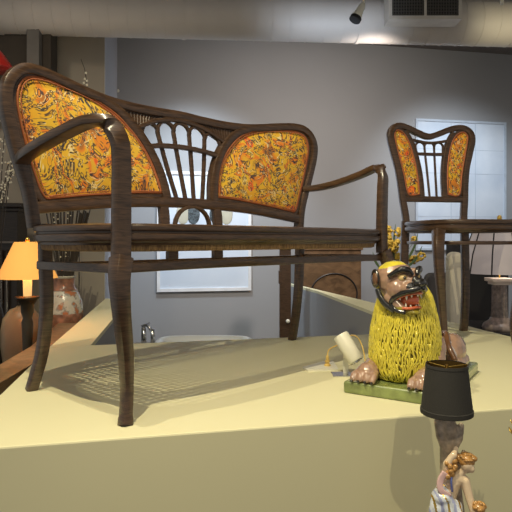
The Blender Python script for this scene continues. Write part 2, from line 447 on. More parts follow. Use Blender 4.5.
        # fluted corner web between top rail, arch rail and panel frame
        tri = [(.06, .850), (.13, .848), (.22, .848), (.29, .846), (.245, .822), (.215, .800), (.185, .782), (.15, .806), (.10, .826)]
        bm = bmesh.new()
        a = [bm.verts.new((s*x, yb(x, z)-.006, z)) for x, z in tri]; b = [bm.verts.new((s*x, yb(x, z)+.008, z)) for x, z in tri]
        bm.faces.new(a); bm.faces.new(b[::-1]); n = len(tri)
        for i in range(n): bm.faces.new([a[i], a[(i+1) % n], b[(i+1) % n], b[i]])
        for k in range(12):
            u = k/11; x1 = .10+.155*u; z1 = .846
            x0 = .12+.125*u; z0 = .822-.028*math.sin(u*2.6)
            if z0 > z1-.008: continue
            tube(bm, [V((s*x0, yb(x0, z0)-.006, z0)), V((s*x1, yb(x1, z1)-.006, z1))], .0026, 6)
        autosmooth(link('fluted_web', bm, M_WOOD, t))
    # arch rail and mid rail
    ar = [(-.20, .775), (-.165, .795), (-.11, .818), (-.05, .831), (0, .835), (.05, .831), (.11, .818), (.165, .795), (.20, .775)]
    bm = bmesh.new(); sweep(bm, spline([(x, yb(x, z)-.003, z) for x, z in ar], 6), .016, .024, ref=(0, 1, 0)); autosmooth(link('arch_rail', bm, M_WOOD, t))
    mr = [(-.165, .722), (-.10, .733), (0, .738), (.10, .733), (.165, .722)]
    bm = bmesh.new(); sweep(bm, spline([(x, yb(x, z)-.008, z) for x, z in mr], 6), .017, .018, ref=(0, 1, 0)); autosmooth(link('cross_rail', bm, M_WOOD, t))
    # fan of spindles: each is hooked over at the top into the next
    tx = [-.175, -.105, -.035, .035, .105, .175]; bx = [-.098, -.056, -.018, .018, .056, .098]
    for i in range(6):
        zt = [.772, .795, .805, .805, .795, .772][i]
        p = [(bx[i], .553), (bx[i]+(tx[i]-bx[i])*.42, .64), (bx[i]+(tx[i]-bx[i])*.8, .73), (tx[i], zt-.01)]
        bm = bmesh.new()
        sweep(bm, spline([(x, yb(x, z), z) for x, z in p], 6), .013, .014, ref=(0, 1, 0), rnd=.6)
        if i < 5:
            x0, x1 = tx[i], tx[i+1]; z0 = zt-.012; z1 = [.772, .795, .805, .805, .795, .772][i+1]-.012
            arc = []
            for k in range(13):
                a = PI-PI*k/12
                xx = (x0+x1)/2+(x1-x0)/2*math.cos(a); zz2 = z0+(z1-z0)*k/12+.033*math.sin(a)
                arc.append(V((xx, yb(xx, zz2)-.003, zz2)))
            sweep(bm, arc, .012, .014, ref=(0, 1, 0), rnd=.6)
        autosmooth(link('spindle', bm, M_WOOD, t))
    # two short posts and a thin bent arch between seat and bottom rail
    for s in (-1, 1):
        bm = bmesh.new(); sweep(bm, [V((s*.118, .205, .44)), V((s*.118, yb(.118, .5), .50)), V((s*.118, yb(.118, .54), .54))], .036, .022, ref=(0, 1, 0)); autosmooth(link('short_post', bm, M_WOOD, t))
    arc = [V((-.078*math.cos(PI*k/16), .205, .445+.085*math.sin(PI*k/16)**.8)) for k in range(17)]
    bm = bmesh.new(); sweep(bm, arc, .012, .018, ref=(0, 1, 0), rnd=.6); autosmooth(link('bent_arch', bm, M_WOOD, t))
    return t
build_settee()

def build_chair():
    w = V((.985, .17)); C = V((.835, 2.397))
    t = thing('side_chair', 'dark bentwood side chair with two narrow yellow paisley back panels, standing behind the lion', 'chair', (C.x, C.y, PT), math.atan2(w.y, w.x))
    zs = .492
    def yb(x, z):
        u = max(0, (z-.49)/.43); return .17+.07*u-.03*u*(abs(x)/.2)**2
    bm = bmesh.new(); superring(bm, .207, .225, 3, SEATPROF, zs, 72)
    o = link('seat_frame', bm, M_WOOD, t); autosmooth(o); o.location.x = .028
    bm = bmesh.new(); cane(bm, .157, .175, 3, zs-.012, .019); link('cane_seat', bm, M_CANE, t).location.x = .028
    for s in (-1, 1):
        leg = spline([(s*.172, -.19, .45), (s*.186, -.215, .39), (s*.180, -.212, .30), (s*.158, -.19, .18), (s*.148, -.185, .08), (s*.152, -.198, 0)], 6)
        bm = bmesh.new(); sweep(bm, leg, lambda u: .042-.018*min(1, u*1.4), lambda u: .042-.018*min(1, u*1.4), ref=(0, 1, 0)); autosmooth(link('front_leg', bm, M_WOOD, t))
        rl = spline([(s*.142, .170, .50), (s*.146, .172, .36), (s*.150, .174, .2), (s*.152, .185, .07), (s*.153, .198, 0)], 6)
        bm = bmesh.new(); sweep(bm, rl, .032, .030, ref=(0, 1, 0)); autosmooth(link('rear_leg', bm, M_WOOD, t))
    ring = [V((.02+.190*math.copysign(abs(math.cos(a))**.7, math.cos(a)), .200*math.copysign(abs(math.sin(a))**.7, math.sin(a))-.005, .405)) for a in [2*PI*k/48 for k in range(48)]]
    bm = bmesh.new(); sweep(bm, ring, .016, .014, ref=(0, 0, 1), closed=True); autosmooth(link('stretcher', bm, M_WOOD, t))
    half = [(0, .892), (.05, .906), (.10, .926), (.145, .935), (.178, .926), (.197, .900), (.198, .865), (.184, .81), (.166, .74), (.156, .67), (.150, .60), (.141, .53), (.138, .48)]
    path = spline([(x, yb(x, z), z) for x, z in mirror(half[::-1])+half[1:]], 5)
    bm = bmesh.new(); sweep(bm, path, .027, .030, ref=(0, 1, 0)); autosmooth(link('back_frame', bm, M_WOOD, t))
    bm = bmesh.new(); sweep(bm, [V((x, yb(x, .6), .600)) for x in (-.15, -.08, 0, .08, .15)], .026, .024, ref=(0, 1, 0)); autosmooth(link('bottom_rail', bm, M_WOOD, t))
    fab = [(.070, .622), (.072, .70), (.085, .79), (.105, .86), (.130, .900), (.160, .913), (.177, .895), (.174, .86), (.158, .79), (.140, .71), (.122, .622)]
    for s in (-1, 1):
        panel('back_panel', t, fab if s > 0 else mirror(fab), yb, M_FAB, puff=.006)
        loop = grow([(s*x, yb(x, z), z) for x, z in fab], .007)
        bm = bmesh.new(); sweep(bm, loop, .013, .020, ref=(0, 1, 0), closed=True); autosmooth(link('panel_rim', bm, M_WOOD, t))
        inn = [(.055, .60), (.057, .70), (.070, .79), (.090, .86), (.120, .912)]
        bm = bmesh.new(); sweep(bm, spline([(s*x, yb(x, z), z) for x, z in inn], 6), .022, .026, ref=(0, 1, 0)); autosmooth(link('panel_frame', bm, M_WOOD, t))
    for z, wd in ((.872, .012), (.808, .014)):
        hw = .085 if z > .85 else .07
        bm = bmesh.new(); sweep(bm, spline([(x, yb(x, z)-.006, z-.010*(1-abs(x)/hw)*(1 if z > .85 else 0)) for x in (-hw, 0, hw)], 6), wd, .014, ref=(0, 1, 0)); autosmooth(link('cross_rail', bm, M_WOOD, t))
    tx = [-.068, -.024, .024, .068]; bx = [-.046, -.017, .017, .046]
    for i in range(4):
        bm = bmesh.new()
        sweep(bm, spline([(bx[i], yb(0, .61), .61), ((bx[i]+tx[i])/2, yb(0, .74), .74), (tx[i], yb(0, .845), .845)], 5), .009, .011, ref=(0, 1, 0), rnd=.6)
        if i < 3:
            x0, x1 = tx[i], tx[i+1]
            arc = [V(((x0+x1)/2-(x1-x0)/2*math.cos(PI*k/10), yb(0, .86)-.003, .843+.021*math.sin(PI*k/10))) for k in range(11)]
            sweep(bm, arc, .009, .011, ref=(0, 1, 0), rnd=.6)
        autosmooth(link('spindle', bm, M_WOOD, t))
build_chair()

# ------------------------------------------------------------------ ceramic lion
def build_lion():
    O = V((.4685, 1.673)); rz = math.atan2(-.53, .848)
    t = thing('lion_statue', 'glazed ceramic lion with curly yellow mane and open mouth on a green base', 'statue', (O.x, O.y, PT), rz)
    # base slab
    bm = bmesh.new(); box(bm, -.132, .132, -.225, .225, 0, .032); b = link('base', bm, M_GREEN, t); bevel(b, .006, 3)
    # body: trunk, haunches, hind feet, forelegs, paws in one surface
    bm = bmesh.new()
    limb(bm, [(0, -.07, .11), (0, .03, .100), (0, .10, .095), (0, .155, .082)], [.070, .060, .060, .050], 16)
    for s in (-1, 1):
        ell(bm, (s*.074, .125, .078), (.042, .072, .054))
        limb(bm, [(s*.098, .15, .048), (s*.104, .08, .045), (s*.102, .03, .046)], [.024, .017, .019])
        limb(bm, [(s*.058, -.06, .12), (s*.078, -.10, .065), (s*.078, -.15, .055), (s*.078, -.185, .052)], [.045, .032, .030, .031])
        for k in range(4):
            a = (k-1.5)*.0165
            limb(bm, [(s*.078+a*.9, -.185, .055), (s*.078+a*1.1, -.210-.004*(1.5-abs(k-1.5)), .050), (s*.078+a*1.12, -.222, .041)], [.0105, .0105, .0085], 10)
    def cls(c, n):
        if c.y > -.02 and c.z > .035:
            if abs(c.x) > .045 and .00 < c.y < .075 and c.z > .06 and math.sin(c.y*330+c.z*60) > -.1: return 2
            if (V((c.x, c.y, c.z))-V((.035, .105, .150))).length < .022: return 1
            if (V((c.x, c.y, c.z))-V((.098, .14, .10))).length < .016: return 1
        return 0
    fuse('body', bm, .0030, [M_LIONSK, M_SPOT, M_LILAC], t, 2, cls)
    for s in (-1, 1):
        for k in range(4):
            a = (k-1.5)*.0165
            bm = bmesh.new(); ell(bm, (s*.078+a*1.14, -.229, .037), (.0042, .006, .0045), seg=8); link('claw', bm, M_BLKGL, t, smooth=True)
    # tail lying over the flank
    bm = bmesh.new(); tube(bm, spline([(.01, .195, .05), (.03, .17, .11), (.062, .10, .134), (.085, .04, .105), (.108, .02, .07)], 8), .0085, 8)
    link('tail', bm, M_SPOT, t, smooth=True)
    # mane core
    mc = V((-.004, -.088, 0))
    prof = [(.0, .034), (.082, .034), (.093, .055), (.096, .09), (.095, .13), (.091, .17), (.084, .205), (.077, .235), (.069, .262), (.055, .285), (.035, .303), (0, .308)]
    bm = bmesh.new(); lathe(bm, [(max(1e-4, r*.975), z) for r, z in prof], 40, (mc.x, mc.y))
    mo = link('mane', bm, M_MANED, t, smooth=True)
    def rad(z):
        for (r0, z0), (r1, z1) in zip(prof[1:], prof[2:]):
            if z0 <= z <= z1: return r0+(r1-r0)*(z-z0)/(z1-z0)
        return .05
    # sculpted locks
    bm = bmesh.new(); rnd = random.Random(3)
    rows = 14
    for j in range(rows):
        zt = .300-j*.0178
        cnt = 78
        for i in range(cnt):
            a = 2*PI*(i+.5*(j % 2))/cnt+rnd.uniform(-.03, .03)
            amp = (.055+.004*j)*math.sin(a*6.0+j*1.3)+rnd.uniform(-.02, .02); ln = rnd.uniform(.040, .058); ph = .6*math.sin(a*9+j)
            path = []
            for k in range(9):
                u = k/8; z = max(.037, zt-ln*u); aa = a+amp*math.sin(u*4.6+ph)*(.35+u*.8)
                r = rad(z)+.0008+.003*math.sin(u*PI)
                path.append(V((mc.x+r*math.cos(aa), mc.y+r*math.sin(aa), z)))
            tube(bm, path, lambda u: .0027*(1-.45*u), 5)
    link('curls', bm, M_MANE, mo, smooth=True)
    # head, turned to the viewer's right
    Hc = V((.389, 1.572, .301))
    R2 = Matrix.Rotation(-rz, 3, 'Z')
    loc = R2 @ V((Hc.x-O.x, Hc.y-O.y, 0)); loc.z = Hc.z
    h = bpy.data.objects.new('head_pivot', None)
    # head axes: +x of the head mesh = forward, +y = to its left, +z up
    ang = math.atan2(-.86, .51)-rz
    RM = Matrix.Translation(loc) @ Matrix.Rotation(ang, 4, 'Z') @ Matrix.Rotation(math.radians(-4), 4, 'Y') @ Matrix.Scale(1.1, 4)
    def place(o): o.matrix_local = RM; return o
    bpy.data.objects.remove(h)
    bm = bmesh.new()
    ell(bm, (-.008, 0, .004), (.052, .052, .050))
    ell(bm, (.022, 0, -.004), (.040, .042, .036))
    for s in (-1, 1):
        ell(bm, (.022, s*.030, -.018), (.026, .020, .026))        # cheeks
        ell(bm, (.050, s*.015, -.016), (.026, .021, .017))        # muzzle pads
        limb(bm, [(.010, s*.038, -.038), (.034, s*.024, -.064)], [.014, .012])
        ell(bm, (.036, s*.024, .026), (.014, .018, .008))         # brow
    ell(bm, (.050, 0, .002), (.026, .015, .013))                  # nose bridge
    ell(bm, (.072, 0, -.006), (.012, .015, .010))
    ell(bm, (.038, 0, -.068), (.030, .024, .010), Matrix.Rotation(math.radians(16), 3, 'Y'))   # lower jaw
    def cls(c, n):
        x, y, z = c
        if z > .034+.35*max(0, x) and x < .036: return 1
        if x < -.012 and z < .0: return 1
        if z < -.060: return 4
        if x > .062 and z > -.016: return 2
        return 0
    hd = place(fuse('head', bm, .0017, [M_LIONSK, M_MANE, M_BLKGL, M_BLKGL, M_MANED], t, 5, cls))
    def part(nm, bm, m, smooth=True): return link(nm, bm, m, hd, smooth=smooth)
    bm = bmesh.new(); ell(bm, (.036, 0, -.045), (.028, .023, .020)); part('mouth', bm, M_RED)
    for s in (-1, 1):
        bm = bmesh.new(); ell(bm, (.0425, s*.0235, .010), (.0120, .0115, .0095)); e = part('eye', bm, M_EYE)
        bm = bmesh.new(); ell(bm, (.0530, s*.0265, .010), (.0034, .0040, .0046), seg=10); link('pupil', bm, M_BLKGL, e, smooth=True)
        bm = bmesh.new(); tube(bm, spline([(.060, s*.007, .016), (.056, s*.017, .028), (.045, s*.034, .029), (.020, s*.048, .014)], 6), lambda u: .0085-.006*abs(u-.5), 8)
        part('eyebrow', bm, M_BLKGL)
        bm = bmesh.new(); ell(bm, (-.018, s*.055, .010), (.019, .009, .024), Matrix.Rotation(s*.3, 3, 'Z')); ell(bm, (-.012, s*.062, .009), (.012, .006, .016), Matrix.Rotation(s*.3, 3, 'Z'), mi=1)
        link('ear', bm, [M_BLKGL, M_SPOT], hd, smooth=True)
        bm = bmesh.new(); ell(bm, (.085, s*.009, -.006), (.004, .005, .004), seg=8); part('nostril', bm, M_BLKGL)
        # orange lips and teeth
    for s in (-1, 1):
        bm = bmesh.new()
        tube(bm, spline([(.078, s*.004, -.014), (.070, s*.020, -.020), (.052, s*.032, -.026), (.030, s*.041, -.037), (.019, s*.042, -.052), (.028, s*.036, -.068), (.048, s*.024, -.074)], 6), lambda u: .0085-.003*u, 8)
        part('muzzle_fur', bm, M_BLKGL)
        bm = bmesh.new(); tube(bm, spline([(-.014, s*.054, -.016), (-.006, s*.052, -.036), (.006, s*.047, -.054), (.024, s*.036, -.070)], 6), lambda u: .0065+.002*u, 8)
        part('jaw_fur', bm, M_BLKGL)
    bm = bmesh.new(); ell(bm, (.074, 0, -.003), (.014, .019, .012)); part('nose', bm, M_BLKGL)
    # teeth and lip rims
    lip = [V((.022, -.036, -.048)), V((.038, -.032, -.037)), V((.060, -.022, -.030)), V((.070, 0, -.028)), V((.060, .022, -.030)), V((.038, .032, -.037)), V((.022, .036, -.048))]
    low = [V((.022, -.036, -.050)), V((.034, -.031, -.062)), V((.054, -.020, -.064)), V((.063, 0, -.062)), V((.054, .020, -.064)), V((.034, .031, -.062)), V((.022, .036, -.050))]
    bm = bmesh.new(); tube(bm, spline([tuple(p) for p in lip], 6), .0035, 6); tube(bm, spline([tuple(p) for p in low], 6), .004, 6); part('lips', bm, M_RED)
    for pts, dz, nn in ((lip, -1, 9), (low, 1, 9)):
        sp = spline([tuple(p) for p in pts], 6)
        for k in range(nn):
            p = sp[int(4+(len(sp)-9)*k/(nn-1))]
            bm = bmesh.new()
            L_ = .011 if k in (2, nn-3) else .0065
            bmesh.ops.create_cone(bm, segments=8, radius1=.0032, radius2=.0012, depth=L_, cap_ends=True,
                matrix=Matrix.Translation(p+V((-.003, 0, dz*(.002+L_/2)))) @ Matrix.Rotation(0 if dz > 0 else PI, 4, 'X'))
            part('tooth', bm, M_TOOTH)
    bm = bmesh.new(); ell(bm, (.046, 0, -.052), (.022, .013, .0055)); part('tongue', bm, M_RED)
build_lion()

# ------------------------------------------------------------------ small white uplight, plate and cord beside the lion
def W(px, py, Y): return V(((px-256)/570*Y, Y, PT+.416-(py-240)*Y/570))
def uplight():
    t = thing('accent_light', 'small white cylindrical spotlight leaning on its bracket beside the lion paw', 'spotlight', (.274, 1.745, PT))
    a = V((-.014, .010, .123)); b = V((.030, -.022, .050)); ax = (b-a).normalized()
    bm = bmesh.new()
    tube(bm, [a, a+ax*.004, b-ax*.004, b], lambda u: .0245 if 0 < u < 1 else .0225, 28)
    o = link('housing', bm, M_WHITE, t); autosmooth(o, .6)
    bm = bmesh.new(); tube(bm, [b+ax*.001, b+ax*.003], .019, 24); tube(bm, [b, b+ax*.0045], lambda u: .0095, 20); link('rim', bm, M_CHROME, t)
    bm = bmesh.new(); box(bm, -.004, .012, .020, .023, .003, .075); bevel(link('bracket', bm, M_WHITE, t), .001)
    bm = bmesh.new(); box(bm, -.040, .020, -.018, .040, 0, .004); bevel(link('foot_plate', bm, M_CHROME, t), .001)
    pl = bmesh.new(); prism(pl, [(.150, 1.842), (.163, 1.800), (.262, 1.812), (.262, 1.95), (.228, 1.93)], PT, PT+.006)
    tag(link('base_plate', pl, M_WHITE), 'thin flat white plate lying beside the small cylindrical spotlight', 'plate')
    c = thing('power_cord', 'yellow cord with a stepped plug arching over the small white spotlight', 'cord', (.233, 1.86, PT+.006))
    bm = bmesh.new(); lathe(bm, [(.011, 0), (.011, .004), (.007, .005), (.007, .012), (.009, .013), (.009, .017), (.005, .018), (.005, .032), (.003, .034)], 16)
    link('plug', bm, M_CORD, c, smooth=False)
    pts = [(0, 0, .032), (.004, 0, .05), (.018, -.006, .062), (.032, -.012, .07), (.050, -.02, .088), (.075, -.02, .102), (.095, -.03, .095), (.108, -.05, .06), (.112, -.07, .01)]
    bm = bmesh.new(); tube(bm, spline(pts, 8), .0022, 8); link('cable', bm, M_CORD, c, smooth=True)
uplight()

# ------------------------------------------------------------------ figurine lamp in front of the platform
def fig_lamp():
    X0, Y0 = .398, 1.19
    base = PT-.36
    def q(px, py, dy=0): return V(((px-256)/475-X0, dy, (240-py)/475+.416+PT-base))
    st = thing('lamp_stand', 'small dark table just below the frame carrying the figurine lamp', 'table', (.50, Y0-.03, 0))
    bm = bmesh.new(); box(bm, -.24, .24, -.11, .12, base-.025, base); bevel(link('table_top', bm, M_DWOOD, st), .004)
    for sx in (-1, 1):
        for sy in (-1, 1):
            bm = bmesh.new(); box(bm, sx*.21-.015, sx*.21+.015, sy*.085-.015, sy*.085+.015, 0, base-.025); link('leg', bm, M_DWOOD, st)
    t = thing('figurine_lamp', 'porcelain figurine lamp with a black drum shade, woman bending beside a tree trunk', 'lamp', (X0, Y0, base))
    # shade
    zb = q(0, 412).z; zt = q(0, 363).z
    bm = bmesh.new()
    lathe(bm, [(.0525, zb), (.0535, zb+.001), (.0535, zb+.010), (.0520, zb+.011), (.0425, zt-.007), (.0432, zt-.006), (.0425, zt), (.0412, zt)], 48, cap=False)
    link('lamp_shade', bm, mat('black_shade_fabric', (.030, .028, .025), .85, bump=.2, bscale=300), t, smooth=False); sh = t.children[-1] if t.children else None
    bm = bmesh.new(); lathe(bm, [(.0518, zb+.001), (.0408, zt-.001)], 48, cap=False); link('shade_lining', bm, mat('brass_lining', (.16, .10, .03), .4, .6), t)
    bm = bmesh.new()
    for a in (.2, .2+2*PI/3, .2+4*PI/3): tube(bm, [V((0, 0, zt-.006)), V((.0412*math.cos(a), .0412*math.sin(a), zt-.003))], .0010, 6)
    tube(bm, [V((0, 0, zt-.008)), V((0, 0, zt-.001))], .0035, 10)
    tube(bm, [V((0, 0, zb-.03)), V((0, 0, zt-.006))], .003, 8)
    link('shade_fitting', bm, M_GOLD, t)
    # tree trunk
    bm = bmesh.new()
    limb(bm, [q(452, 552, .004), q(452, 520, .006), q(450, 480, .008), q(448, 450, .006), q(447, 426, 0), q(446, 412, 0)], [.040, .028, .022, .019, .017, .015])
    limb(bm, [q(449, 450, .0), q(457, 436, -.004), q(459, 424, -.002)], [.010, .008, .007])
    limb(bm, [q(446, 452, .004), q(438, 434, 0), q(436, 420, 0)], [.010, .008, .0075])
    limb(bm, [q(455, 470, -.004), q(461, 449, -.006)], [.010, .005])
    lathe(bm, [(.05, .012), (.07, 0)], 24)
    ell(bm, (0.01, 0, .012), (.085, .055, .012)); limb(bm, [(.01, 0, .012), (.012, 0, .06)], [.055, .04])
    fuse('tree_trunk', bm, .0028, M_TRUNK, t, 2)
    # woman, one continuous body bending to her left (viewer's right) over a child
    bm = bmesh.new(); d = -.030
    ell(bm, q(459, 456, d-.006), (.0135, .014, .017))                               # head
    ell(bm, q(462, 459, d-.012), (.007, .008, .008))                                # face forward
    limb(bm, [q(455, 463, d-.004), q(450, 468, d-.002)], [.0075, .009])              # neck
    limb(bm, [q(441, 472, d+.002), q(449, 470, d), q(457, 472, d-.004)], [.0125, .0135, .0115])   # shoulders
    limb(bm, [q(447, 474, d), q(443, 486, d), q(440, 498, d)], [.015, .0145, .017])    # torso
    limb(bm, [q(457, 472, d-.006), q(460, 487, d-.014), q(463, 500, d-.022), q(464, 508, d-.026)], [.0105, .0085, .0075, .006])  # arm down
    limb(bm, [q(441, 470, d+.004), q(440, 456, d-.004), q(446, 447, d-.006)], [.010, .0085, .0075])  # arm raised against trunk
    limb(bm, [q(446, 447, d-.006), q(450, 442, d+.004)], [.0065, .005])
    for k in range(5):
        limb(bm, [q(463.6+k*.7, 509, d-.028), q(463+k*1.1, 513.5, d-.030)], [.0022, .0018], 8)
    # legs under the dress
    limb(bm, [q(440, 498, d), q(444, 530, d-.012), q(436, 560, d), q(437, 578, d-.004)], [.019, .018, .011, .008])
    limb(bm, [q(444, 500, d), q(450, 528, d-.016), q(446, 560, d-.006), q(448, 578, d-.010)], [.018, .017, .011, .008])
    fuse('woman', bm, .0020, M_PORC, t, 2)
    wo = [c for c in bpy.data.objects if c.name == 'woman'][0]
    bm = bmesh.new()
    ell(bm, q(459, 453, d-.002), (.0168, .0175, .0150)); ell(bm, q(452, 451, d+.002), (.008, .009, .008)); ell(bm, q(465, 450, d-.006), (.008, .010, .006))
    rn = random.Random(5)
    for k in range(26):
        a = rn.uniform(0, 2*PI); b = rn.uniform(.1, 1.2)
        p = q(459, 453, d-.002)+V((.0165*math.cos(a)*math.sin(b), .0165*math.sin(a)*math.sin(b), .0145*math.cos(b))); ell(bm, p, (.0045, .0045, .003), seg=8)
    for k in range(14):
        ell(bm, q(443+rn.uniform(-4, 4), 459+rn.uniform(-7, 8), d-.012+rn.uniform(-.003, .004)), (.0055, .005, .006), seg=8)
    link('hair', bm, M_HAIR, wo, smooth=True)
    bm = bmesh.new()
    ell(bm, q(435, 487, d-.006), (.022, .024, .017)); ell(bm, q(431, 498, d-.012), (.016, .016, .020)); ell(bm, q(447, 496, d-.016), (.013, .012, .018))
    limb(bm, [q(437, 479, d+.003), q(437, 490, d), q(437, 504, d-.004)], [.013, .021, .026])
    limb(bm, [q(437, 504, d-.004), q(440, 530, d-.006), q(443, 562, d-.002)], [.027, .033, .037])
    limb(bm, [q(429, 486, d-.004), q(427, 500, d-.010), q(430, 520, d-.012)], [.009, .012, .012])
    limb(bm, [q(438, 484, d-.016), q(448, 500, d-.030), q(456, 516, d-.030)], [.008, .010, .010])
    limb(bm, [q(433, 486, d-.018), q(440, 503, d-.032), q(444, 520, d-.034)], [.007, .010, .010])
    def cl(c, n):
        v = math.sin(c.x*260+c.z*190+2*math.sin(c.z*90))
        return 1 if v > .72 else (2 if v < -.9 else 0)
    fuse('dress', bm, .0024, [M_DRESS, mat('lavender_glaze', (.35, .38, .58), .25, coat=.5), M_GOLD], wo, 1, cl)
    bm = bmesh.new(); sweep(bm, spline([tuple(q(437, 462, d-.012)), tuple(q(432, 470, d-.014)), tuple(q(432, 478, d-.018)), tuple(q(440, 484, d-.020))], 6), .012, .007, ref=(0, 1, 0)); link('sash', bm, M_SASH, wo, smooth=True)
    bm = bmesh.new(); tube(bm, spline([tuple(q(443, 464, d-.013)), tuple(q(442, 471, d-.017)), tuple(q(443, 480, d-.016))], 5), .0022, 6); link('strap', bm, M_BLUE, wo, smooth=True)
    # child
    bm = bmesh.new(); e = d-.030
    ell(bm, q(466, 495, e), (.0115, .011, .012)); limb(bm, [q(466, 501, e), q(466, 508, e), q(466, 524, e+.006)], [.007, .0135, .015])
    limb(bm, [q(461, 507, e-.002), q(457, 516, e-.004)], [.006, .005]); limb(bm, [q(471, 507, e), q(476, 518, e-.002)], [.006, .005])
    limb(bm, [q(463, 526, e+.004), q(462, 548, e), q(461, 574, e)], [.010, .009, .007]); limb(bm, [q(469, 526, e+.004), q(470, 548, e), q(470, 574, e)], [.010, .009, .007])
    fuse('child', bm, .0020, M_PORC, t, 2)
    ch = [c for c in bpy.data.objects if c.name == 'child'][0]
    bm = bmesh.new(); ell(bm, q(466, 492.5, e+.001), (.0128, .0125, .0105))
    for k in range(16):
        a = rn.uniform(0, 2*PI); b = rn.uniform(.2, 1.5)
        ell(bm, q(466, 492.5, e)+V((.012*math.cos(a)*math.sin(b), .012*math.sin(a)*math.sin(b), .010*math.cos(b))), (.004,)*3, seg=8)
    link('hair', bm, M_HAIR, ch, smooth=True)
    # gilt ornament at the right edge of the frame
    g = thing('gilt_ornament', 'gilt leafy ornament just entering the right edge of the frame', 'ornament', (.548, Y0-.01, base))
    z0 = (240-423)/475+.416+PT-base
    bm = bmesh.new(); tube(bm, [V((0, 0, .004)), V((0, 0, z0))], .004, 8); lathe(bm, [(.03, 0), (.03, .004), (.008, .01)], 20); link('stem', bm, M_GOLD, g, smooth=True)
    for j in range(3):
        for i in range(8):
            a = 2*PI*i/8+j*.3
            bm = bmesh.new()
            r0 = .004; r1 = .022-.004*j
            c = V((math.cos(a), math.sin(a), 0))
            sweep(bm, spline([tuple(c*r0+V((0, 0, z0-.02+j*.014))), tuple(c*(r1*.7)+V((0, 0, z0-.018+j*.016))), tuple(c*r1*1.1+V((0, 0, z0-.008+j*.018)))], 4), lambda u: .010*(1-abs(2*u-1))+.002, .0016, ref=(0, 0, 1))
            link('leaf', bm, M_GOLD, g, smooth=True)
fig_lamp()

# ------------------------------------------------------------------ ceiling: duct, register, spotlight
def duct():
    DY = lambda x: 3.84+.07*x
    t = thing('air_duct', 'large pale spiral air duct running across under the ceiling', 'duct', (0, DY(0), PT+1.92), math.atan(.07))
    bm = bmesh.new(); tube(bm, [V((x, 0, 0)) for x in (-3.3, 3.9)], .155, 48); autosmooth(link('pipe', bm, M_DUCT, t))
    for k in range(60):
        x = -3.2+k*.118
        bm = bmesh.new(); big = k % 10 == 3
        tube(bm, [V((x-(.012 if big else .003), 0, 0)), V((x+(.012 if big else .003), 0, 0))], .160 if big else .1575, 48); link('seam', bm, M_DUCT, t)
    for x in (-2.2, .25, 2.3):
        bm = bmesh.new(); tube(bm, [V((x, 0, .14)), V((x, 0, .48))], .006, 8); link('hanger', bm, M_GREYP, t)
    yf = 3.60
    x0, x1 = lx(389, yf), lx(462, yf)
    v = thing('air_register', 'square pale air vent with two dark grilles mounted on the duct', 'vent', ((x0+x1)/2, yf, PT+1.812))
    hw = (x1-x0)/2
    bm = bmesh.new()
    box(bm, -hw, hw, 0.0, .012, 0, .022); box(bm, -hw, hw, 0, .012, .20, .222); box(bm, -hw, -hw+.02, 0, .012, .022, .20); box(bm, hw-.02, hw, 0, .012, .022, .20)
    box(bm, -.008, .008, 0, .012, .022, .20); box(bm, -hw, hw, .012, .135, 0, .222); link('frame', bm, M_VENT, v)
    for s in (0, 1):
        a, b = (-hw+.02, -.008) if s == 0 else (.008, hw-.02)
        bm = bmesh.new(); box(bm, a, b, .009, .0115, .022, .20)
        n = 12
        for k in range(n):
            xx = a+(b-a)*(k+.5)/n; box(bm, xx-.0018, xx+.0018, .003, .009, .022, .20, mi=1)
        for k in range(9):
            z = .022+.178*(k+.5)/9; box(bm, a, b, .004, .009, z-.0018, z+.0018, mi=1)
        link('grille', bm, [M_GRILLE, mat('grille_bar', (.10, .095, .085), .6)], v)
    # track spotlight
    p = V((lx(358, 3.3), 3.3, PT+.416+(240-14)*3.3/570))
    sp = thing('track_spotlight', 'small white ceiling spotlight with a dark lens, left of the vent', 'spotlight', p)
    dn = V((-.45, -.2, -.85)).normalized()
    bm = bmesh.new(); tube(bm, [-dn*.075, -dn*.06, -dn*.0, dn*.030], lambda u: .012+.020*u, 20); link('housing', bm, M_WHITE, sp, smooth=True)
    bm = bmesh.new(); tube(bm, [dn*.026, dn*.046], .034, 24); link('lens_hood', bm, M_BLACK, sp)
    bm = bmesh.new(); tube(bm, [-dn*.07, V((.045, .01, .15)), V((.045, .01, 3.45-p.z))], .008, 10); link('stem', bm, M_WHITE, sp)
    p2 = V((lx(502, 3.3), 3.3, PT+.416+(240-4)*3.3/570))
    bm = bmesh.new(); tube(bm, [V((0, 0, 0)), V((0, 0, 3.45-p2.z))], .010, 10); r = link('ceiling_rod', bm, M_WHITE, None, True, p2)
    tag(r, 'short pale rod hanging in front of the duct at the right', 'rod')
duct()
# red pendant at the top-left corner
p = V((lx(-6, 3.3), 3.3, PT+.416+(240-70)*3.3/570))
t = thing('pendant_lamp', 'dark red pendant lampshade cut by the upper left edge of the frame', 'lamp', p)
bm = bmesh.new(); lathe(bm, [(.11, 0), (.112, .01), (.06, .085), (.03, .12), (.025, .13)], 32); link('lamp_shade', bm, mat('red_enamel', (.35, .02, .015), .3), t, True)
bm = bmesh.new(); tube(bm, [V((0, 0, .13)), V((0, 0, 3.45-p.z))], .004, 6); link('cord', bm, M_BLACK, t)

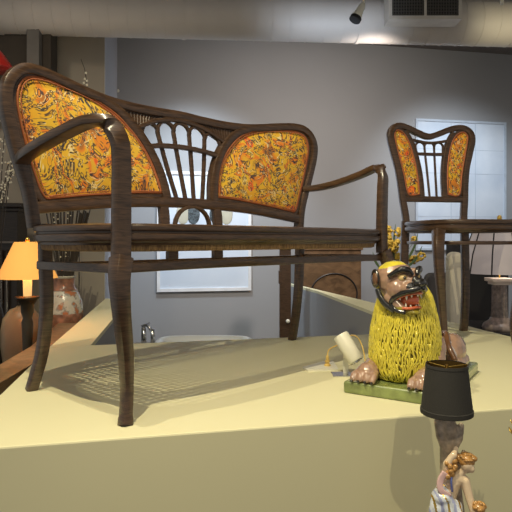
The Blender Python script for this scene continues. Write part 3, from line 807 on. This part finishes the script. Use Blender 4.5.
# ------------------------------------------------------------------ back wall: pictures, basin, chest, post
def on_wall(px, off=.0):
    r = (px-256)/570; y = 5.56/(1-.2*r); return V((r*y, y-off))
def picture(name, label, x0, x1, y0, y1, frm, fm, fill, cat, inner=.0):
    a, b = on_wall(x0), on_wall(x1); c = (a+b)/2; wdt = (b-a).length
    z0 = .416-(y1-240)*c.y/570; z1 = .416+(240-y0)*c.y/570
    t = thing(name, label, cat, (c.x, c.y-.012, PT+z0), math.atan(.2)); h = z1-z0
    bm = bmesh.new()
    for bx in ((-wdt/2, wdt/2, 0, frm), (-wdt/2, wdt/2, h-frm, h), (-wdt/2, -wdt/2+frm, frm, h-frm), (wdt/2-frm, wdt/2, frm, h-frm)):
        box(bm, bx[0], bx[1], -.018, .010, bx[2], bx[3])
    link('frame', bm, fm, t)
    bm = bmesh.new(); box(bm, -wdt/2+frm, wdt/2-frm, -.006, .008, frm, h-frm); link('sheet', bm, fill, t)
    return t, wdt, h, z0
def pale(name, c0, c1, rough):
    m, nt, b = nodes(name); N, L = nt.nodes, nt.links
    tc = N.new('ShaderNodeTexCoord'); no = N.new('ShaderNodeTexNoise'); no.inputs['Scale'].default_value = 2.2; no.inputs['Detail'].default_value = 5
    L.new(tc.outputs['Object'], no.inputs['Vector']); r = N.new('ShaderNodeValToRGB')
    r.color_ramp.elements[0].position = .35; r.color_ramp.elements[1].position = .68
    r.color_ramp.elements[0].color = (*c0, 1); r.color_ramp.elements[1].color = (*c1, 1)
    L.new(no.outputs['Fac'], r.inputs['Fac']); L.new(r.outputs['Color'], b.inputs['Base Color']); b.inputs['Roughness'].default_value = rough
    return m
t, wd, h, z0 = picture('framed_picture', 'white-framed pale blue picture on the grey wall, seen behind the settee', 157, 251, 172, 291, .03, mat('white_frame', (.80, .80, .80), .4), pale('pale_blue_print', (.62, .70, .80), (.72, .78, .86), .35), 'picture')
for px, sx in ((187, 1), (221, -1)):
    cx = ((px-204)/94)*wd; cz = .416-( 214-240)*(-1)*0-(214-240)*5.45/570-z0
    for nm, dx, m_ in (('printed_urn', -.045*sx, mat('beige_ink', (.50, .47, .36), .6)), ('printed_foliage', .055*sx, mat('dark_ink', (.07, .09, .10), .6, var=.8, scale=60))):
        bm = bmesh.new(); T = Matrix.Translation((cx+dx, -.008, cz)) @ Matrix.Diagonal((.062, .003, .10, 1))
        bmesh.ops.create_uvsphere(bm, u_segments=20, v_segments=10, radius=1, matrix=T); link(nm, bm, m_, t, True)
t, wd, h, z0 = picture('wall_panel', 'large frosted pale blue panel on the wall behind the side chair', 415, 505, 121, 250, .022, mat('pale_blue_frame', (.50, .56, .64), .5), pale('frosted_panel', (.55, .63, .74), (.74, .80, .88), .4), 'panel')
bm = bmesh.new()
for x in (-.12, .16): box(bm, x-.003, x+.003, -.0085, -.006, .03, h-.03)
for z in (.35, .8, 1.05): box(bm, -wd/2+.03, wd/2-.03, -.0085, -.006, z-.002, z+.002)
link('joint_lines', bm, mat('panel_joint', (.48, .55, .64), .5), t)
# round fixing high on the wall
q_ = on_wall(118); bm = bmesh.new(); ell(bm, (0, 0, 0), (.016, .010, .016)); o = link('wall_knob', bm, M_WHITE, None, True, (q_.x, q_.y-.008, PT+.416+(240-91)*q_.y/570)); tag(o, 'tiny white knob on the grey wall above the settee back', 'knob')
def basin():
    Y = 3.5; x0, x1 = lx(150, Y), lx(252, Y); zt = PT+.416-94.8*(Y+.4)/570
    t = thing('washbasin', 'white basin with a long rounded rim beyond the platform opening', 'basin', ((x0+x1)/2, Y+.2, 0))
    hw = (x1-x0)/2
    bm = bmesh.new()
    def loop(a, b, z, N=40): return [bm.verts.new((a*math.copysign(abs(math.cos(2*PI*k/N))**.55, math.cos(2*PI*k/N)), b*math.copysign(abs(math.sin(2*PI*k/N))**.55, math.sin(2*PI*k/N)), z)) for k in range(N)]
    R = [loop(hw*.7, .14, zt-.25), loop(hw*.95, .19, zt-.06), loop(hw, .2, zt-.02), loop(hw*.99, .198, zt-.004), loop(hw*.97, .19, zt), loop(hw*.9, .16, zt), loop(hw*.86, .145, zt-.015), loop(hw*.6, .09, zt-.14)]
    for a, b in zip(R, R[1:]):
        for k in range(40): bm.faces.new([a[k], a[(k+1) % 40], b[(k+1) % 40], b[k]])
    bm.faces.new(R[0][::-1]); bm.faces.new(R[-1])
    link('bowl', bm, mat('white_ceramic', (.62, .66, .70), .3, var=.02), t, True)
    bm = bmesh.new(); box(bm, -hw*.7, hw*.7, -.13, .13, 0, zt-.24); box(bm, -hw-.16, -hw*.7, -.09, .09, 0, zt-.03); bevel(link('cabinet', bm, M_GREYW, t), .01)
    tx = lx(139, Y)-(x0+x1)/2
    tp = bpy.data.objects.new('tap', None)
    bpy.data.objects.remove(tp)
    bm = bmesh.new(); z1 = PT+.416-89*Y/570
    tube(bm, [V((tx, -.05, zt-.03)), V((tx, -.05, z1-.012))], .016, 16); tube(bm, spline([(tx, -.05, z1-.02), (tx+.005, -.06, z1), (tx+.03, -.075, z1+.002), (tx+.05, -.085, z1-.02)], 6), .010, 12)
    tube(bm, [V((tx-.015, -.05, z1-.005)), V((tx+.035, -.03, z1+.012))], .006, 10)
    tube(bm, [V((tx+.05, -.01, zt-.03)), V((tx+.05, -.01, z1-.03))], .014, 14)
    link('tap', bm, M_CHROME, t, True)
basin()
def chest():
    Y = 5.30; x0, x1 = lx(299, Y), lx(360, Y)
    zt = .416-(247-240)*Y/570
    t = thing('burr_cabinet', 'brown burr-wood cabinet with a dark oval inlay, behind the low right-hand wall', 'cabinet', ((x0+x1)/2+.02, Y, 0), math.atan(.12))
    hw = (x1-x0)/2
    bm = bmesh.new(); box(bm, -hw, hw, 0, .20, .06, PT+zt-.03); bevel(link('body', bm, M_BURR, t), .004)
    bm = bmesh.new(); box(bm, -hw-.015, hw+.015, -.015, .21, PT+zt-.03, PT+zt); bevel(link('top', bm, M_BURR, t), .004)
    bm = bmesh.new(); box(bm, -hw+.02, hw-.02, -.006, 0, PT+zt-.13, PT+zt-.05); link('drawer', bm, M_BURR, t)
    bm = bmesh.new(); box(bm, -hw+.02, hw-.02, -.008, 0, .3, PT+zt-.15); d = link('door', bm, M_BURR, t)
    bm = bmesh.new(); zc = PT+.416-(294-240)*Y/570; tube(bm, [V((.02+.22*math.cos(a), -.010, zc+.19*math.sin(a))) for a in [2*PI*k/48 for k in range(48)]], .008, 6, closed=True); link('oval_inlay', bm, M_DWOOD, d)
    for sx in (-1, 1):
        bm = bmesh.new(); box(bm, sx*(hw-.04)-.03, sx*(hw-.04)+.03, 0, .19, 0, .06); link('foot', bm, M_DWOOD, t)
    Y = 4.75
    x0, x1 = lx(279.5, Y), lx(291, Y)
    t = thing('wooden_post', 'slim dark wooden post beyond the platform, beside the settee rear leg', 'post', ((x0+x1)/2, Y, 0))
    hw = (x1-x0)/2
    bm = bmesh.new(); box(bm, -hw, hw, 0, .08, 0, PT+.34); box(bm, -hw-.008, -hw+.02, -.004, .084, PT+.05, PT+.16); bevel(link('shaft', bm, M_WOOD, t), .005)
    bm = bmesh.new(); box(bm, -hw-.012, hw+.012, -.012, .092, PT+.34, PT+.36); bevel(link('cap', bm, M_WOOD, t), .004)
    bm = bmesh.new(); ell(bm, (hw*.45, -.012, .416+PT-(321-240)*Y/570), (.017, .014, .017)); link('knob', bm, M_WHITE, t, True)
chest()

# ------------------------------------------------------------------ left side: board, table, lamp, vases, cabinet
bm = bmesh.new(); prism(bm, [(-.80, 1.15), (-.815, 2.2), (-.96, 3.1), (-1.075, 3.1), (-.955, 2.42), (-.925, 2.03), (-.90, 1.15)], PT-.10, PT-.035)
board = thing('wooden_board', 'brown wooden board top running along the left side of the platform', 'shelf', (0, 0, 0))
link('top', bm, M_TABLEW, board)
for (x, y) in ((-.86, 1.25), (-.88, 2.1), (-1.02, 3.02)):
    bm = bmesh.new(); box(bm, x-.02, x+.02, y-.02, y+.02, 0, PT-.10); link('leg', bm, M_TABLEW, board)
tb = thing('side_table', 'dark table left of the platform carrying the lit lamp and vases', 'table', (-1.55, 3.05, 0))
bm = bmesh.new(); prism(bm, [(-.6, -.55), (.43, -.55), (.38, .1), (.30, .50), (-.6, .50)], PT-.40, PT-.36); link('table_top', bm, M_DWOOD, tb)
for x, y in ((-.55, -.5), (.36, -.48), (.26, .44), (-.55, .44)):
    bm = bmesh.new(); box(bm, x-.02, x+.02, y-.02, y+.02, 0, PT-.40); link('leg', bm, M_DWOOD, tb)
def table_lamp():
    Y = 2.62; s = 570/Y; z = lambda py: .416-(py-240)/s+PT-(PT-.36)
    t = thing('candlestick_lamp', 'lit table lamp with an orange cone shade on a dark candlestick base', 'lamp', (lx(27.5, Y), Y, PT-.36))
    m, nt, b = nodes('glowing_orange_shade')
    b.inputs['Base Color'].default_value = (.80, .42, .12, 1); b.inputs['Roughness'].default_value = .8
    b.inputs['Emission Color'].default_value = (1, .40, .07, 1); b.inputs['Emission Strength'].default_value = .5
    tr = 12.5/s; r = 29/s
    bm = bmesh.new(); lathe(bm, [(r, z(278)), (tr, z(242)), (tr-.004, z(242)), (r-.004, z(278))], 40, cap=False); sh = link('lamp_shade', bm, m, t, True)
    bm = bmesh.new(); lathe(bm, [(.018, z(297)), (.020, z(280)), (.020, z(272))], 20)
    link('candle_tube', bm, mat('glowing_tube', (.8, .6, .3), .6, emit=(1, .55, .18), estr=.9), t, True)
    bm = bmesh.new(); lathe(bm, [(.012, 0), (.075, 0), (.075, .015), (.05, .03), (.02, .06), (.018, .10), (.030, .13), (.018, .16), (.022, z(345)), (.026, z(322)), (.020, z(318)), (.028, z(312)), (.030, z(305)), (.045, z(300)), (.055, z(298)), (.055, z(296.5)), (.012, z(296))], 28)
    link('base', bm, mat('bronze_base', (.06, .05, .035), .35, .6), t, True)
    bm = bmesh.new(); ell(bm, (0, 0, z(240)), (.010, .010, .014)); tube(bm, [V((0, 0, z(280))), V((0, 0, z(240)))], .003, 6); tube(bm, [V((-tr, 0, z(243))), V((tr, 0, z(243)))], .002, 6); link('finial', bm, M_GOLD, t, True)
    l = bpy.data.lights.new('lamp_bulb', 'POINT'); l.energy = 2.2; l.color = (1, .62, .30); l.shadow_soft_size = .03
    lo = bpy.data.objects.new('lamp_bulb', l); COL.objects.link(lo); lo.location = (0, 0, z(262)); lo.parent = t
table_lamp()
def vases():
    Y = 3.22; s = 570/Y; zz = lambda py: .416-(py-240)/s+.36
    def floral():
        m, nt, b = nodes('floral_glaze'); N, L = nt.nodes, nt.links
        tc = N.new('ShaderNodeTexCoord'); no = N.new('ShaderNodeTexNoise'); no.inputs['Scale'].default_value = 24; no.inputs['Detail'].default_value = 3
        L.new(tc.outputs['Object'], no.inputs['Vector']); r = N.new('ShaderNodeValToRGB')
        for p, c in ((.40, (.46, .44, .38)), (.50, (.50, .48, .42)), (.56, (.24, .24, .22)), (.62, (.38, .15, .07))):
            e = r.color_ramp.elements.new(p); e.color = (*c, 1)
        r.color_ramp.elements[0].color = (.30, .16, .10, 1); r.color_ramp.elements[-1].color = (.30, .10, .05, 1)
        L.new(no.outputs['Fac'], r.inputs['Fac']); L.new(r.outputs['Color'], b.inputs['Base Color']); b.inputs['Roughness'].default_value = .25
        return m
    t = thing('floral_vase', 'large white and rust floral porcelain vase behind the settee rear leg', 'vase', (lx(64, Y), Y, PT-.36))
    bm = bmesh.new(); k = 1/s
    lathe(bm, [(.05, 0), (.06, .01), (.055, .05), (.075, .12), (.095, .20), (18.5*k, zz(322)), (18.5*k, zz(312)), (17.5*k, zz(302)), (14*k, zz(292)), (10.5*k, zz(288)), (9.5*k, zz(283)), (10.5*k, zz(277)), (12*k, zz(275.5)), (10*k, zz(276)), (8*k, zz(284))], 36); link('body', bm, floral(), t, True)
    m2 = mat('rust_band_glaze', (.24, .12, .08), .3, var=.5, scale=30)
    bm = bmesh.new(); lathe(bm, [(18.2*k, zz(325.5)), (18.75*k, zz(322)), (18.75*k, zz(316)), (18.4*k, zz(311))], 36, cap=False); link('lower_band', bm, m2, t, True)
    bm = bmesh.new(); lathe(bm, [(13*k, zz(290)), (10.9*k, zz(288)), (9.8*k, zz(283)), (10.8*k, zz(278))], 36, cap=False); link('neck_band', bm, m2, t, True)
    rn = random.Random(11)
    twm = mat('dark_reed', (.03, .022, .016), .5); ivm = mat('glitter_white', (.75, .68, .50), .3)
    for i in range(30):
        px = 50+36*i/29+rn.uniform(-1, 1); top = V(((px+ (px-64)*.25-64)*k, rn.uniform(-.03, .03), zz(rn.uniform(206, 214)))); bot = V(((px-64)*.32*k, 0, zz(283)))
        bm = bmesh.new(); tube(bm, [bot, bot.lerp(top, .5), top], rn.uniform(.003, .0055), 6)
        for j in range(4): ell(bm, bot.lerp(top, rn.uniform(.2, 1)), (.004, .004, .006), seg=6, mi=1)
        r = link('dried_reed', bm, [twm, ivm], None, False, t.location); tag(r, 'dark dried reed with pale flecks standing in the floral vase', 'reed', 'dried reeds in the floral vase')
    # tan rounded vase
    Y2 = 3.0; s2 = 570/Y2
    t2 = thing('tan_vase', 'plain rounded tan vase behind the candlestick lamp base', 'vase', (lx(22, Y2), Y2, PT-.36))
    f = lambda py: .416-(py-240)/s2+.36
    bm = bmesh.new(); lathe(bm, [(.05, 0), (.07, .005), (.09, f(355)*.6), (.105, f(345)), (.105, f(330)), (.095, f(318)), (.06, f(309)), (.03, f(307)), (.028, f(306))], 36); link('body', bm, mat('tan_glaze', (.30, .21, .12), .35), t2, True)
    # berry branches in a slim dark vase further left
    Y3 = 3.05; s3 = 570/Y3
    t3 = thing('branch_vase', 'slim dark vase with white-berried branches at the far left', 'vase', (lx(-14, Y3), Y3+.1, PT-.36))
    bm = bmesh.new(); lathe(bm, [(.05, 0), (.055, .1), (.06, .3), (.035, .42), (.03, .44), (.033, .45), (.028, .45)], 24); link('body', bm, M_DWOOD, t3, True)
    bw = mat('white_berry', (.80, .76, .62), .4)
    for i, (tx, ty, mx, my) in enumerate(((3, 105, -4, 170), (14, 130, 4, 175), (22, 192, 2, 165), (-5, 120, -12, 190), (8, 165, -6, 200), (16, 160, 0, 190))):
        a = V((0, 0, .44)); cx = lambda px: (px+14)/s3
        zf = lambda py: .416-(py-240)/s3+.36
        pth = spline([tuple(a), (cx(mx), -.03, zf(my)), (cx(tx), -.06+.01*i, zf(ty))], 12)
        bm = bmesh.new(); tube(bm, pth, lambda u: .0035*(1-.7*u), 6)
        for k2 in range(26):
            p = pth[int(len(pth)*.45)+int(rn.uniform(0, len(pth)*.54))]+V((rn.uniform(-.014, .014), rn.uniform(-.014, .014), rn.uniform(-.010, .010))); ell(bm, p, (.0055,)*3, seg=6, mi=1)
        r = link('berry_branch', bm, [twm, bw], None, False, t3.location)
        tag(r, 'thin branch with white berries rising at the far left of the settee', 'branch', 'white-berried branches')
    # single twig above the settee back
    Y4 = 3.7
    bm = bmesh.new(); s4 = 570/Y4; o_ = V((lx(78, Y4), Y4+.02, 0))
    P4 = lambda px, py: (lx(px, Y4)-o_.x, 0, PT+.416-(py-240)/s4)
    tube(bm, spline([(0, 0, .04), (0, 0, PT), P4(80, 110), P4(85, 85), P4(84, 70), P4(80, 58)], 8), lambda u: .004*(1-.6*u), 6)
    for px, py in ((84, 78), (86, 80), (83, 82), (86, 84), (84, 86), (85, 72)): ell(bm, P4(px, py), (.008,)*3, seg=8, mi=1)
    o = link('tall_twig', bm, [twm, bw], None, False, o_); 
    tag(o, 'single tall twig with a few white berries above the settee back', 'twig')
vases()
def cabinet():
    Y = 3.62; x1 = lx(22, Y); zt = PT+.416+(240-203)*Y/570
    t = thing('carved_cabinet', 'tall dark carved wooden cabinet at the far left edge', 'cabinet', (x1-.45, Y, 0))
    bm = bmesh.new(); box(bm, -.42, .42, 0, .16, .05, zt-.05); bevel(link('body', bm, M_DWOOD, t), .004)
    bm = bmesh.new(); box(bm, -.45, .45, -.03, .17, zt-.03, zt); box(bm, -.435, .435, -.015, .17, zt-.055, zt-.03); bevel(link('cornice', bm, M_DWOOD, t), .006)
    for x in (-.37, .36):
        for j in range(2):
            bm = bmesh.new(); tube(bm, [V((x+.035*j*(-1 if x > 0 else 1), -.012, .2)), V((x+.035*j*(-1 if x > 0 else 1), -.012, zt-.30))], .016, 10); link('pilaster', bm, M_DWOOD, t, True)
    bm = bmesh.new()
    for k in range(7): tube(bm, [V((.16+.06*k-.35+.02*math.cos(a), -.006, zt-.15+.025*math.sin(a))) for a in [2*PI*j/16 for j in range(16)]], .006, 6, closed=True)
    link('carved_frieze', bm, M_DWOOD, t, True)
    bm = bmesh.new(); box(bm, -.40, .40, -.02, 0, zt-.255, zt-.243); link('shelf_edge', bm, mat('worn_edge', (.16, .14, .12), .4), t)
    for sx in (-1, 1):
        bm = bmesh.new(); box(bm, sx*.38-.04, sx*.38+.04, 0, .16, 0, .05); link('foot', bm, M_DWOOD, t)
cabinet()

# ------------------------------------------------------------------ right side, beyond the platform
def right_side():
    Y = 3.45; s = 570/Y; X = lx(499.5, Y); zb = .416-(330-240)/s
    st = thing('black_side_table', 'black table beyond the platform carrying the column lamp', 'table', (X+.1, Y+.22, 0))
    bm = bmesh.new(); box(bm, -.225, .45, -.36, .20, PT+zb-.05, PT+zb); bevel(link('table_top', bm, M_BLACK, st), .004)
    for sx in (-.195, .40):
        for sy in (-.32, .16):
            bm = bmesh.new(); box(bm, sx-.025, sx+.025, sy-.025, sy+.025, 0, PT+zb-.05); link('leg', bm, M_BLACK, st)
    t = thing('column_lamp', 'table lamp with a ribbed silver-grey shade on a stone-look fluted column', 'lamp', (X, Y, PT+zb))
    z = lambda py: .416-(py-240)/s-zb
    k = 1/s
    bm = bmesh.new(); lathe(bm, [(16*k, 0), (16.5*k, .02), (15.5*k, z(324)), (10*k, z(320)), (8.5*k, z(317))], 36); link('base', bm, mat('mottled_stone', (.30, .24, .21), .35, var=.4, scale=40), t, True)
    bm = bmesh.new(); prof = []
    N = 48; rings = []
    for r0, zz in ((8.4, z(317)), (7.6, z(310)), (7.2, z(284))):
        rings.append([bm.verts.new(((r0*k*(1-.06*(i % 4 in (0, 1))))*math.cos(2*PI*i/N), (r0*k*(1-.06*(i % 4 in (0, 1))))*math.sin(2*PI*i/N), zz)) for i in range(N)])
    for a, b in zip(rings, rings[1:]):
        for i in range(N): bm.faces.new([a[i], a[(i+1) % N], b[(i+1) % N], b[i]])
    bm.faces.new(rings[0][::-1]); bm.faces.new(rings[-1])
    link('column', bm, mat('grey_stone', (.22, .18, .16), .45, var=.4, scale=50), t)
    bm = bmesh.new(); box(bm, -11*k, 11*k, -11*k, 11*k, z(281.5), z(278)); box(bm, -8.5*k, 8.5*k, -8.5*k, 8.5*k, z(284.5), z(281.5)); bevel(link('capital', bm, mat('cream_marble', (.75, .66, .56), .3), t), .003)
    ms = mat('silver_grey_silk', (.34, .30, .29), .45, var=.05, emit=(1, .85, .8), estr=.14)
    bm = bmesh.new(); lathe(bm, [(36*k, z(273)), (33*k, z(255)), (25*k, z(232)), (22*k, z(225)), (21*k, z(225)), (32*k, z(255)), (35.3*k, z(273))], 40, cap=False); sh = link('lamp_shade', bm, ms, t, True)
    for i in range(10):
        a = 2*PI*i/10+.35
        bm = bmesh.new(); c = V((math.cos(a), math.sin(a), 0)); tube(bm, [c*36.3*k+V((0, 0, z(273))), c*33.3*k+V((0, 0, z(255))), c*25.3*k+V((0, 0, z(232))), c*22*k+V((0, 0, z(225)))], .004, 6); link('rib', bm, M_BLACK, sh)
    bm = bmesh.new(); tube(bm, [V((0, 0, z(279))), V((0, 0, z(219)))], .004, 8); tube(bm, [V((-22*k, 0, z(226))), V((22*k, 0, z(226)))], .003, 6); ell(bm, (0, 0, z(218)), (.014, .014, .018)); link('finial', bm, M_GOLD, t, True)
    l = bpy.data.lights.new('column_lamp_bulb', 'POINT'); l.energy = 1.6; l.color = (1, .86, .74); l.shadow_soft_size = .03
    lo = bpy.data.objects.new('column_lamp_bulb', l); COL.objects.link(lo); lo.location = (.06, -.05, z(258)); lo.parent = t
    # black cabinet
    Y2 = 4.15
    c = thing('black_cabinet', 'tall black cabinet in shadow behind the column lamp', 'cabinet', (lx(481, Y2), Y2, 0))
    bm = bmesh.new(); hw = 17*Y2/570; box(bm, -hw, hw+.08, 0, .4, .03, PT+.40); bevel(link('body', bm, M_BLACK, c), .01)
    bm = bmesh.new(); box(bm, -hw*.9, hw*.9, .02, .38, 0, .03); link('plinth', bm, M_BLACK, c)
    # cream rounded chair back
    Y3 = 3.35; s3 = 570/Y3
    c = thing('cream_armchair', 'cream upholstered seat back with a rounded top, seen between the side chair legs', 'armchair', (lx(456.5, Y3)+.005, Y3, 0))
    cm = mat('cream_upholstery', (.58, .53, .43), .9, bump=.3, bscale=90)
    hw = 7/s3; zt = PT+.416-(252-240)/s3
    pts = [(-hw*1.1, .35), (-hw, PT-.2)]+[(-hw*math.cos(a), zt-hw+hw*math.sin(a)) for a in [PI*k/12 for k in range(13)]]+[(hw, PT-.2), (hw*1.1, .35)]
    bm = bmesh.new(); a = [bm.verts.new((x, 0, z_)) for x, z_ in pts]; b = [bm.verts.new((x, .10, z_)) for x, z_ in pts]
    bm.faces.new(a); bm.faces.new(b[::-1]); n = len(pts)
    for i in range(n): bm.faces.new([a[i], a[(i+1) % n], b[(i+1) % n], b[i]])
    o = link('arm_pad', bm, cm, c); bevel(o, .02, 4)
    bm = bmesh.new(); box(bm, -hw-.03, .15, .36, .46, .30, PT+.20); bevel(link('back', bm, mat('grey_brown_fabric', (.07, .065, .065), .9), c), .04, 4)
    bm = bmesh.new(); box(bm, -hw, .15, .06, .40, .28, .52); bevel(link('seat', bm, cm, c), .03, 3)
    for x, y in ((-.02, .04), (.12, .1), (-.02, .42), (.12, .42)):
        bm = bmesh.new(); box(bm, x-.02, x+.02, y-.02, y+.02, 0, .36); link('leg', bm, M_DWOOD, c)
    # low table with orange bowl
    Y4 = 4.5; s4 = 570/Y4; zt = .416-(316-240)/s4
    c = thing('low_wooden_table', 'brown wooden table beyond the platform behind the lion', 'table', (lx(428, Y4), Y4+.15, 0))
    bm = bmesh.new(); box(bm, -.40, .14, -.18, .30, PT+zt-.04, PT+zt); bevel(link('table_top', bm, M_TABLEW, c), .004)
    bm = bmesh.new(); box(bm, -.37, .11, -.14, .26, PT+zt-.14, PT+zt-.04); link('apron', bm, M_TABLEW, c)
    for x in (-.35, .09):
        for y in (-.12, .24):
            bm = bmesh.new(); box(bm, x-.02, x+.02, y-.02, y+.02, 0, PT+zt-.14); link('leg', bm, M_TABLEW, c)
    k = 1/s4
    b_ = thing('orange_bowl', 'shallow orange bowl on the brown table behind the lion', 'bowl', (lx(431, Y4), Y4+.05, PT+zt))
    bm = bmesh.new(); lathe(bm, [(.03, 0), (.04, .004), (.085, .045), (.098, .075), (.094, .075), (.08, .047), (.03, .012)], 32, cap=True); link('body', bm, mat('orange_glaze', (.70, .28, .05), .3, var=.3), b_, True)
    # yellow flowers
    v = thing('flower_vase', 'slim vase holding yellow flowers behind the lion', 'vase', (lx(394, Y4), Y4+.1, PT+zt))
    bm = bmesh.new(); lathe(bm, [(.03, 0), (.045, .01), (.05, .08), (.035, .18), (.02, .24), (.026, .27), (.022, .27)], 24); link('body', bm, mat('dark_green_glass', (.03, .05, .03), .2), v, True)
    fy = mat('yellow_petal', (.62, .42, .06), .7, var=.3, scale=40); gr = mat('leaf_green', (.08, .13, .05), .6)
    rn = random.Random(4)
    for i in range(20):
        px = rn.choice((rn.uniform(386, 403), rn.uniform(412, 428))) if i > 10 else rn.uniform(387, 402)
        py = rn.uniform(226, 262) if px < 410 else rn.uniform(236, 262)
        top = V(((px-394)*k, rn.uniform(-.07, .07), .416-(py-240)/s4-zt)); bot = V((0, 0, .25))
        bm = bmesh.new(); tube(bm, spline([tuple(bot), tuple(bot.lerp(top, .5)+V((0, 0, .03))), tuple(top)], 5), .002, 6)
        for j in range(26):
            a = rn.uniform(0, 2*PI); b2 = rn.uniform(0, PI); rr = .036
            p = top+V((math.cos(a)*math.sin(b2), math.sin(a)*math.sin(b2), math.cos(b2)))*rr*rn.uniform(.5, 1)
            ell(bm, p, (.013, .013, .007), Matrix.Rotation(a, 3, 'Z') @ Matrix.Rotation(b2, 3, 'Y'), seg=6, mi=1)
        f = link('yellow_flower', bm, [gr, fy], None, False, v.location); tag(f, 'ruffled yellow flower in the vase behind the lion head', 'flower', 'yellow flowers in the slim vase')
    for i, (px, py, bend) in enumerate(((397, 224, 0), (391, 240, -.02), (420, 232, .05), (424, 246, .06), (374, 252, -.04))):
        top = V(((px-394)*k, -.05, .416-(py-240)/s4-zt)); bot = V((0, 0, .25))
        bm = bmesh.new(); sweep(bm, spline([tuple(bot), tuple(bot.lerp(top, .55)+V((bend, 0, .03))), tuple(top)], 6), lambda u: .003+.016*math.sin(PI*min(1, u*1.02)), .002, ref=(0, 1, 0))
        f = link('leaf_blade', bm, gr, None, False, v.location); tag(f, 'narrow green leaf blade among the yellow flowers', 'leaf', 'green leaf blades among the yellow flowers')
right_side()

# ------------------------------------------------------------------ light
def spot(name, loc, tgt, energy, col, size=60, blend=.4, soft=.02):
    l = bpy.data.lights.new(name, 'SPOT'); l.energy = energy; l.color = col; l.spot_size = math.radians(size); l.spot_blend = blend; l.shadow_soft_size = soft
    o = bpy.data.objects.new(name, l); COL.objects.link(o); o.location = loc
    o.rotation_euler = (V(tgt)-V(loc)).to_track_quat('-Z', 'Y').to_euler(); return o
spot('spot_key', (-.318, .556, PT+2.30), (.0, 1.8, PT), 150, (1, .88, .58), 85, .5, .002)
spot('spot_overhead', (-.638, 1.046, PT+2.30), (-.0, 1.75, PT), 65, (1, .90, .64), 85, .6, .002)
spot('spot_front', (.59, -.02, PT+1.62), (.42, 1.36, PT-.08), 34, (1, .88, .58), 62, .7, .006)
spot('spot_wall_centre', (-.5, 4.35, PT+2.2), (-.50, 5.6, PT-.1), 200, (.72, .86, 1), 80, .9, .1)
spot('spot_wall_right', (1.9, 4.5, PT+2.2), (2.1, 5.9, PT+.6), 130, (.80, .90, 1), 80, .9, .1)
spot('spot_wall_warm', (.85, 3.65, PT+1.60), (.45, 5.7, PT+.75), 120, (1, .89, .80), 125, 1, .1)
spot('spot_duct', (.55, 3.2, PT+1.3), (.50, 3.85, PT+1.95), 17, (.70, .82, 1), 80, 1, .05)
spot('spot_duct_warm', (1.75, 3.3, PT+1.5), (1.70, 3.95, PT+1.95), 9, (1, .88, .55), 60, 1, .05)
spot('spot_left', (-1.5, 2.2, PT+2.2), (-1.3, 4.0, PT+.2), 40, (1, .85, .65), 80, .9, .1)
spot('spot_right_back', (1.5, 2.3, PT+2.2), (1.45, 3.5, PT+.1), 45, (1, .92, .85), 55, .9, .05)
spot('spot_duct_left', (-1.1, 3.0, PT+.9), (-1.0, 3.7, PT+1.95), 5, (1, .86, .66), 110, 1, .1)
W_ = bpy.data.worlds.new('world'); S.world = W_; W_.use_nodes = True
W_.node_tree.nodes['Background'].inputs[0].default_value = (.62, .60, .56, 1); W_.node_tree.nodes['Background'].inputs[1].default_value = .48
# dim overhead room lighting
l = bpy.data.lights.new('room_light', 'AREA'); l.energy = 16; l.size = 2.5; l.color = (1, .93, .82)
o = bpy.data.objects.new('room_light', l); COL.objects.link(o); o.location = (0, .6, 3.40)
S.view_settings.view_transform = 'Standard'; S.view_settings.look = 'None'; S.view_settings.gamma = 1; S.view_settings.exposure = 0
S.view_settings.use_curve_mapping = False
